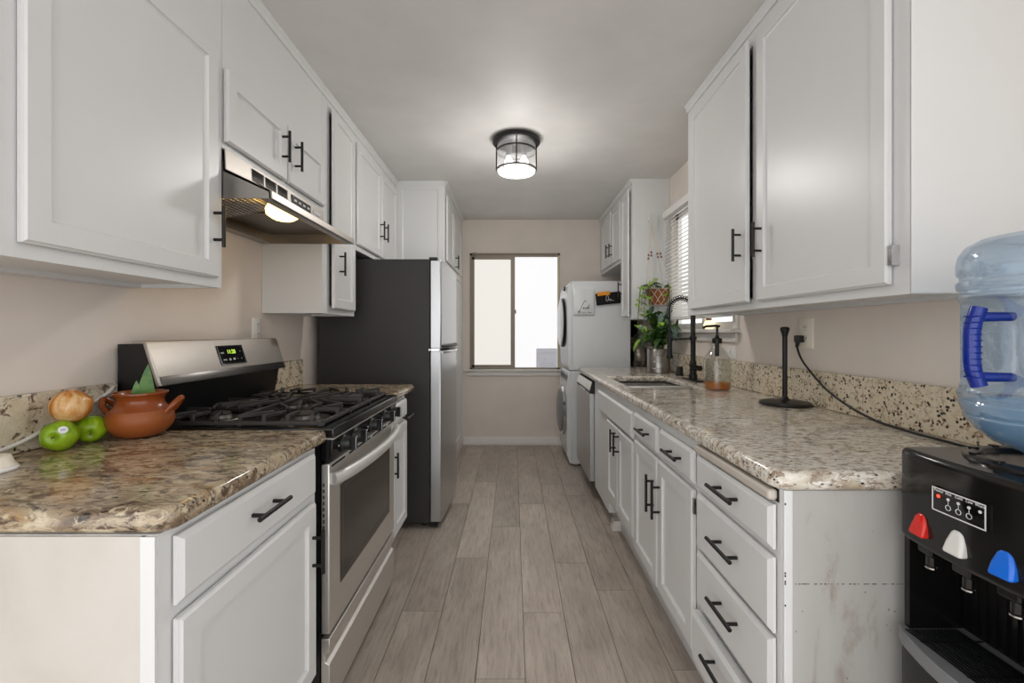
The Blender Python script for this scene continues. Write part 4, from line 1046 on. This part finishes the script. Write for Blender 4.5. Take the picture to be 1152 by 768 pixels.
# hanging planter
HXp, HYp = 1.118, 3.425
t = thing('hanging_planter', 'terracotta planter in white macrame hung against the white cabinet side', 'hanging planter', (HXp, HYp, 1.40))
bm = NB(); box(bm, HXp-.045, HXp-.028, 3.524, 3.5325, 2.10, 2.15); tube(bm, [(HXp-.036, 3.525, 2.12), (HXp-.036, 3.50, 2.115), (HXp-.036, 3.49, 2.13), (HXp-.036, 3.485, 2.145)], .003, 8); mesh_obj('hook', bm, 'panelgrey', t)
bm = NB(); lathe(bm, [(0, 1.425), (.058, 1.425), (.068, 1.435), (.088, 1.52), (.092, 1.542), (.088, 1.545), (.080, 1.525), (0, 1.52)], (HXp, HYp, 0), 32); mesh_obj('terracotta_bowl', bm, 'terraraw', t)
hk = Vector((HXp-.036, 3.487, 2.12)); bm = NB(); bd = NB()
for k in range(4):
    a = math.pi/4+k*math.pi/2; rim = Vector((HXp+.096*math.cos(a), HYp+.094*math.sin(a), 1.545))
    P = [hk, hk.lerp(rim, .05)+Vector((0,0,-.04)), hk.lerp(rim, .5), rim]
    tube(bm, P, .0036, 6)
    for f in (.50, .545):
        p = hk.lerp(rim, f+.02*(k % 2)); lathe(bd, [(0, -.009), (.006, -.008), (.0085, 0), (.006, .008), (0, .009)], p, 10)
tube(bm, [hk+Vector((0,0,.02)), hk-Vector((0,0,.09))], .006, 8)
mesh_obj('cords', bm, 'rope', t); mesh_obj('beads', bd, 'bead', t)
bm = NB(); nseg = 10
def rimpt(i, z): 
    f = (z-1.42)/.125; r = .064+.03*f; a = 2*math.pi*i/nseg; return Vector((HXp+r*math.cos(a), HYp+r*math.sin(a), z))
zs = [1.545, 1.505, 1.465, 1.425]
for lv in range(3):
    for i in range(nseg):
        o_ = .5*(lv % 2)
        tube(bm, [rimpt(i+o_, zs[lv]), rimpt(i+o_+.5, zs[lv+1])], .0026, 5); tube(bm, [rimpt(i+o_, zs[lv]), rimpt(i+o_-.5, zs[lv+1])], .0026, 5)
for z in (1.547, 1.423): tube(bm, [rimpt(i, z) for i in range(nseg)], .003, 6, closed=True)
tube(bm, [(HXp, HYp, 1.42), (HXp, HYp-.005, 1.37)], [.012, .003], 8)
mesh_obj('macrame_net', bm, 'rope', t)
bm = NB(); lf = NB(); random.seed(5)
for k, (dx, dy, z1) in enumerate(((-.13, -.03, 1.42), (-.12, -.06, 1.30), (-.15, .0, 1.24), (-.06, -.1, 1.60), (-.03, -.05, 1.63), (-.10, .02, 1.50), (.06, -.08, 1.40), (-.09, -.09, 1.33), (.09, -.04, 1.50), (-.15, -.03, 1.36))):
    P = smoothpts([(HXp+dx*.3, HYp+dy*.3, 1.53), (HXp+dx*.85, HYp+dy*.8, 1.575), (HXp+dx, HYp+dy, (1.56+z1)/2), (HXp+dx*1.05, HYp+dy, z1)], 4); tube(bm, P, .0022, 5)
    for i in range(3, len(P), 2):
        a = random.uniform(0, 6.28); leaf(lf, P[i], Vector((math.cos(a)*.7, -.5+math.sin(a)*.3, .1)), random.uniform(.05, .07), random.uniform(.02, .028), droop=.5, mi=0 if random.random() < .75 else 1)
for v in lf.verts: v.co.y = min(v.co.y, 3.528); v.co.x = min(v.co.x, 1.172)
for v in bm.verts: v.co.y = min(v.co.y, 3.528)
mesh_obj('vines', bm, 'stem', t); mesh_obj('foliage', lf, ['leaflight', 'leaf'], t, recalc=False)
# little lamp on the window sill
t = thing('sill_lamp', 'tiny cream glass lamp with brown cap on the right window sill', 'lamp', (1.235, 2.80, W2[2]))
bm = NB(); lathe(bm, [(0, .0005), (.02, .0005), (.03, .012), (.032, .03), (.024, .05), (.012, .056)], (1.235, 2.80, W2[2]), 20); mesh_obj('glass', bm, 'sill_lamp', t)
bm = NB(); lathe(bm, [(.013, .054), (.018, .06), (.014, .075), (.010, .085), (0, .087)], (1.235, 2.80, W2[2]), 16); mesh_obj('cap', bm, 'bead', t)

# ------------------------------------------------------------------ water dispenser and bottle
DX0, DX1, DY0, DY1 = .788, 1.135, .645, .937
DC = ((DX0+DX1)/2, (DY0+DY1)/2)
t = thing('water_dispenser', 'glossy black water dispenser with red, white and blue taps beside the counter end', 'water dispenser', (DC[0], DC[1], 0))
def dplan(inset=0, bulge=.014, xback=DX1, xf=DX0):
    P = []
    for i in range(13):
        f = i/12; P.append((xf+inset+.022-bulge*math.sin(math.pi*f)-(.0 if 0 < i < 12 else -.006), DY1-inset-(DY1-DY0-2*inset)*f))
    return P+[(xback-inset, DY0+inset), (xback-inset, DY1-inset)]
bm = NB(); prism(bm, dplan(), 'z', .79, .976); mesh_obj('upper_housing', bm, 'dispblack', t, bevel=.012, seg=4, angle=50)
bm = NB(); box(bm, .935, DX1-.002, DY0+.004, DY1-.004, .60, .79); box(bm, DX0+.035, .935, DY0+.003, DY0+.015, .60, .79); box(bm, DX0+.035, .935, DY1-.015, DY1-.003, .60, .79)
for i in range(14):
    y = DY0+.03+i*.018; box(bm, .930, .9352, y, y+.008, .605, .785)
mesh_obj('tap_recess', bm, 'dispblack', t)
bm = NB(); prism(bm, dplan(.001), 'z', .02, .572); box(bm, DX0+.04, DX1-.04, DY0+.03, DY1-.03, .001, .02); mesh_obj('lower_housing', bm, 'dispblack', t, bevel=.006)
bm = NB(); prism(bm, dplan(-.002, .03, .935), 'z', .572, .601); tr = mesh_obj('drip_tray', bm, 'applgrey', t, bevel=.003)
bm = NB()
for i in range(15):
    x = DX0+.022+i*.0072; hw = (DY1-DY0)/2-.02; box(bm, x, x+.0032, DC[1]-hw, DC[1]+hw, .6012, .6035)
for y in (.7, .79, .88): box(bm, DX0+.02, .93, y-.002, y+.002, .6012, .6028)
mesh_obj('tray_grid', bm, 'blackplastic', tr)
def front_x(y):
    f = (DY1-y)/(DY1-DY0); return DX0+.022-.014*math.sin(math.pi*f)
def front_dir(y):
    e = .002; d = Vector((front_x(y-e)-front_x(y+e), -2*e, 0)).normalized(); return d, Vector((d.y, -d.x, 0))
# control label
def panel_basis(y, z):
    d, n = front_dir(y); n = n if n.x < 0 else -n
    return Vector((front_x(y), y, z)), d, n
p0, d, n = panel_basis(.792, .903); U = Vector((0,0,1))
w, h = .096, .044; o = p0-d*w/2-U*h/2+n*.0028
bm = NB(); rings(bm, o, d, U, n, w, h, [(0, -.004), (0, .0004), (.001, .0008)]); cpl = mesh_obj('control_panel', bm, 'blackgloss', t)
bm = NB()
for a, b2, c2, d2 in ((0, w, 0, .002), (0, w, h-.002, h), (0, .002, 0, h), (w-.002, w, 0, h)): rings(bm, o+d*a+U*c2+n*.0008, d, U, n, b2-a, d2-c2, [(0, 0), (0, .0006)])
mesh_obj('panel_border', bm, 'whiteink', cpl)
bm = NB(); ld = NB()
for k, s_ in enumerate(('Power', 'Hot', 'Cold', 'Low', 'Warm')):
    q = o+d*(.013+.0185*k)+n*.001
    join_bm(bm, text_bm(s_, .0068, basis(q+U*.039, d, U, n), .0004))
    tgt = ld if k == 0 else bm
    cyl(tgt, q+U*.029, q+U*.029+n*.0012, .0030 if k == 0 else .0026, n=14)
    if 0 < k < 4:
        rg = [q+U*.014+n*.0006+(d*math.cos(a)+U*math.sin(a))*.0046 for a in [2*math.pi*i/18 for i in range(18)]]
        tube(bm, rg, .0006, 5, closed=True); cyl(bm, q+U*.0186+n*.0005, q+U*.0264+n*.0005, .0004, n=5)
mesh_obj('panel_legend', bm, 'whiteink', cpl); mesh_obj('power_led', ld, 'redled', cpl)
for y, m, nm in ((.872, 'red', 'red'), (.796, 'lever', 'white'), (.722, 'blue', 'blue')):
    p, d, n = panel_basis(y, .812); p = p-n*.026; T = Matrix.Translation(p) @ basis((0,0,0), d, n, U)
    bm = NB(); box(bm, -.017, .017, -.012, .022, -.032, .012); cyl(bm, (.006, .012, -.054), (.006, .012, -.03), .0085, n=16); bm.transform(T)
    tp = mesh_obj('tap', bm, 'dispblack', t, bevel=.004)
    bm = NB(); lathe(bm, [(.0085, 0), (.0098, 0), (.0098, .0028), (.0085, .0028)], (.006, .012, -.0555), 18); bm.transform(T); mesh_obj('spout_ring', bm, 'chrome', tp)
    bm = NB(); prism(bm, [(-.018, 0), (.018, 0), (.016, .020), (.011, .038), (.006, .044), (-.006, .044), (-.011, .038), (-.016, .020)], 'y', 0, .02)
    for v in bm.verts:
        v.co.y += .014*(1-v.co.z/.05)
    bm.transform(T @ Matrix.Translation((0, .006, .004))); lv = mesh_obj('tap_lever', bm, m, tp, bevel=.005, seg=3); lv['label'] = nm+' tap lever'
    if nm == 'red':
        bm = NB(); lathe(bm, [(.008, 0), (.008, .003), (.005, .004), (0, .004)], (0, 0, 0), 16); bm.transform(T @ Matrix.Translation((0, .030, .036)) @ Matrix.Rotation(R(-75), 4, 'X')); mesh_obj('safety_button', bm, 'red', tp)
# collar
BC = (.974, .787)
bm = NB(); lathe(bm, [(.128, .971), (.125, .981), (.112, .986), (.103, .983), (.098, .974), (.07, .968)], (BC[0], BC[1], 0), 44)
for k in range(12):
    a = 2*math.pi*k/12; p = Vector((BC[0]+.113*math.cos(a), BC[1]+.113*math.sin(a), .986)); box(bm, p.x-.006, p.x+.006, p.y-.006, p.y+.006, .975, .9875)
mesh_obj('bottle_collar', bm, 'dispblack', t, bevel=.001, seg=1)
pts = smoothpts([(1.222, 1.905, 1.185), (1.212, 1.90, 1.165), (1.204, 1.86, 1.11), (1.198, 1.80, 1.065), (1.195, 1.70, 1.00), (1.19, 1.58, .955), (1.188, 1.45, .925), (1.18, 1.33, .9195), (1.172, 1.2, .9195), (1.163, 1.06, .9195), (1.158, .985, .92), (1.157, .942, .90), (1.16, .925, .80), (1.15, .85, .6), (1.13, .80, .45)], 6)
bm = NB(); tube(bm, pts, .0042, 8); pc = tag(mesh_obj('power_cable', bm, 'blackplastic'), 'black cord from the ivory outlet down across the cream countertop', 'cord')
bm = NB(); box(bm, 1.2375, 1.213, 1.886, 1.922, 1.172, 1.202); cyl(bm, (1.222, 1.904, 1.178), (1.214, 1.902, 1.150), .009, .006, 12); mesh_obj('plug', bm, 'blackplastic', pc, bevel=.004)
# bottle
HD = Vector((-.965, .26, 0)).normalized(); ha = math.atan2(HD.y, HD.x)
def recess(a, h, r):
    d = (a-ha+math.pi) % (2*math.pi)-math.pi
    wa = max(0, 1-(abs(d)/R(44))**2); wz = max(0, 1-(abs(h-1.188)/.088)**4)
    return r-(.062*wa**.7*wz**.6 if wa > 0 and wz > 0 and r > .1 else 0)
t = thing('water_bottle', 'large translucent blue water bottle upside down on the black dispenser', 'water bottle', (BC[0], BC[1], .99))
prof = [(.03, .972), (.032, .99), (.06, 1.0), (.088, 1.012), (.108, 1.03), (.124, 1.052), (.126, 1.056), (.1235, 1.060), (.1275, 1.064), (.1315, 1.077), (.1335, 1.082), (.131, 1.087), (.134, 1.092), (.135, 1.1), (.135, 1.108)]
z = 1.115
while z < 1.27: prof.append((.133, z)); z += .01
prof += [(.133, 1.272), (.135, 1.28), (.1345, 1.284), (.129, 1.288), (.129, 1.292), (.1345, 1.297), (.136, 1.304), (.1355, 1.309), (.130, 1.314), (.130, 1.32), (.135, 1.326), (.1355, 1.345), (.132, 1.362), (.122, 1.378), (.105, 1.388), (.085, 1.389), (.07, 1.382), (0, 1.376)]
bm = NB(); lathe(bm, prof, (BC[0], BC[1], 0), 72, fn=recess); mesh_obj('shell', bm, 'bottle', t)
bm = NB(); lathe(bm, [(.026, .974), (.058, 1.004), (.086, 1.016), (.106, 1.034), (.119, 1.056), (.1275, 1.082), (0, 1.082)], (BC[0], BC[1], 0), 48); mesh_obj('water', bm, 'water', t)
B0 = Vector((BC[0], BC[1], 0)); sd = Vector((-HD.y, HD.x, 0)); bm = NB()
P = [B0+HD*.074+Vector((0,0,1.240)), B0+HD*.112+Vector((0,0,1.240))]
for zz in (1.243, 1.133):
    tube(bm, [B0+HD*.070+Vector((0,0,zz)), B0+HD*.124+Vector((0,0,zz))], [.0085, .0095], 10)
for k in range(1): pass
tube(bm, smoothpts([B0+HD*.120+Vector((0,0,1.260)), B0+HD*.1295+Vector((0,0,1.225)), B0+HD*.131+Vector((0,0,1.19)), B0+HD*.1295+Vector((0,0,1.15)), B0+HD*.120+Vector((0,0,1.116))], 5), .0125, 12)
for k in range(11):
    zz = 1.132+k*.0112; lathe(bm, [(.0126, -.0012), (.0136, 0), (.0126, .0012)], B0+HD*.1295+Vector((0,0,zz)), 12)
mesh_obj('handle', bm, 'bluehandle', t)
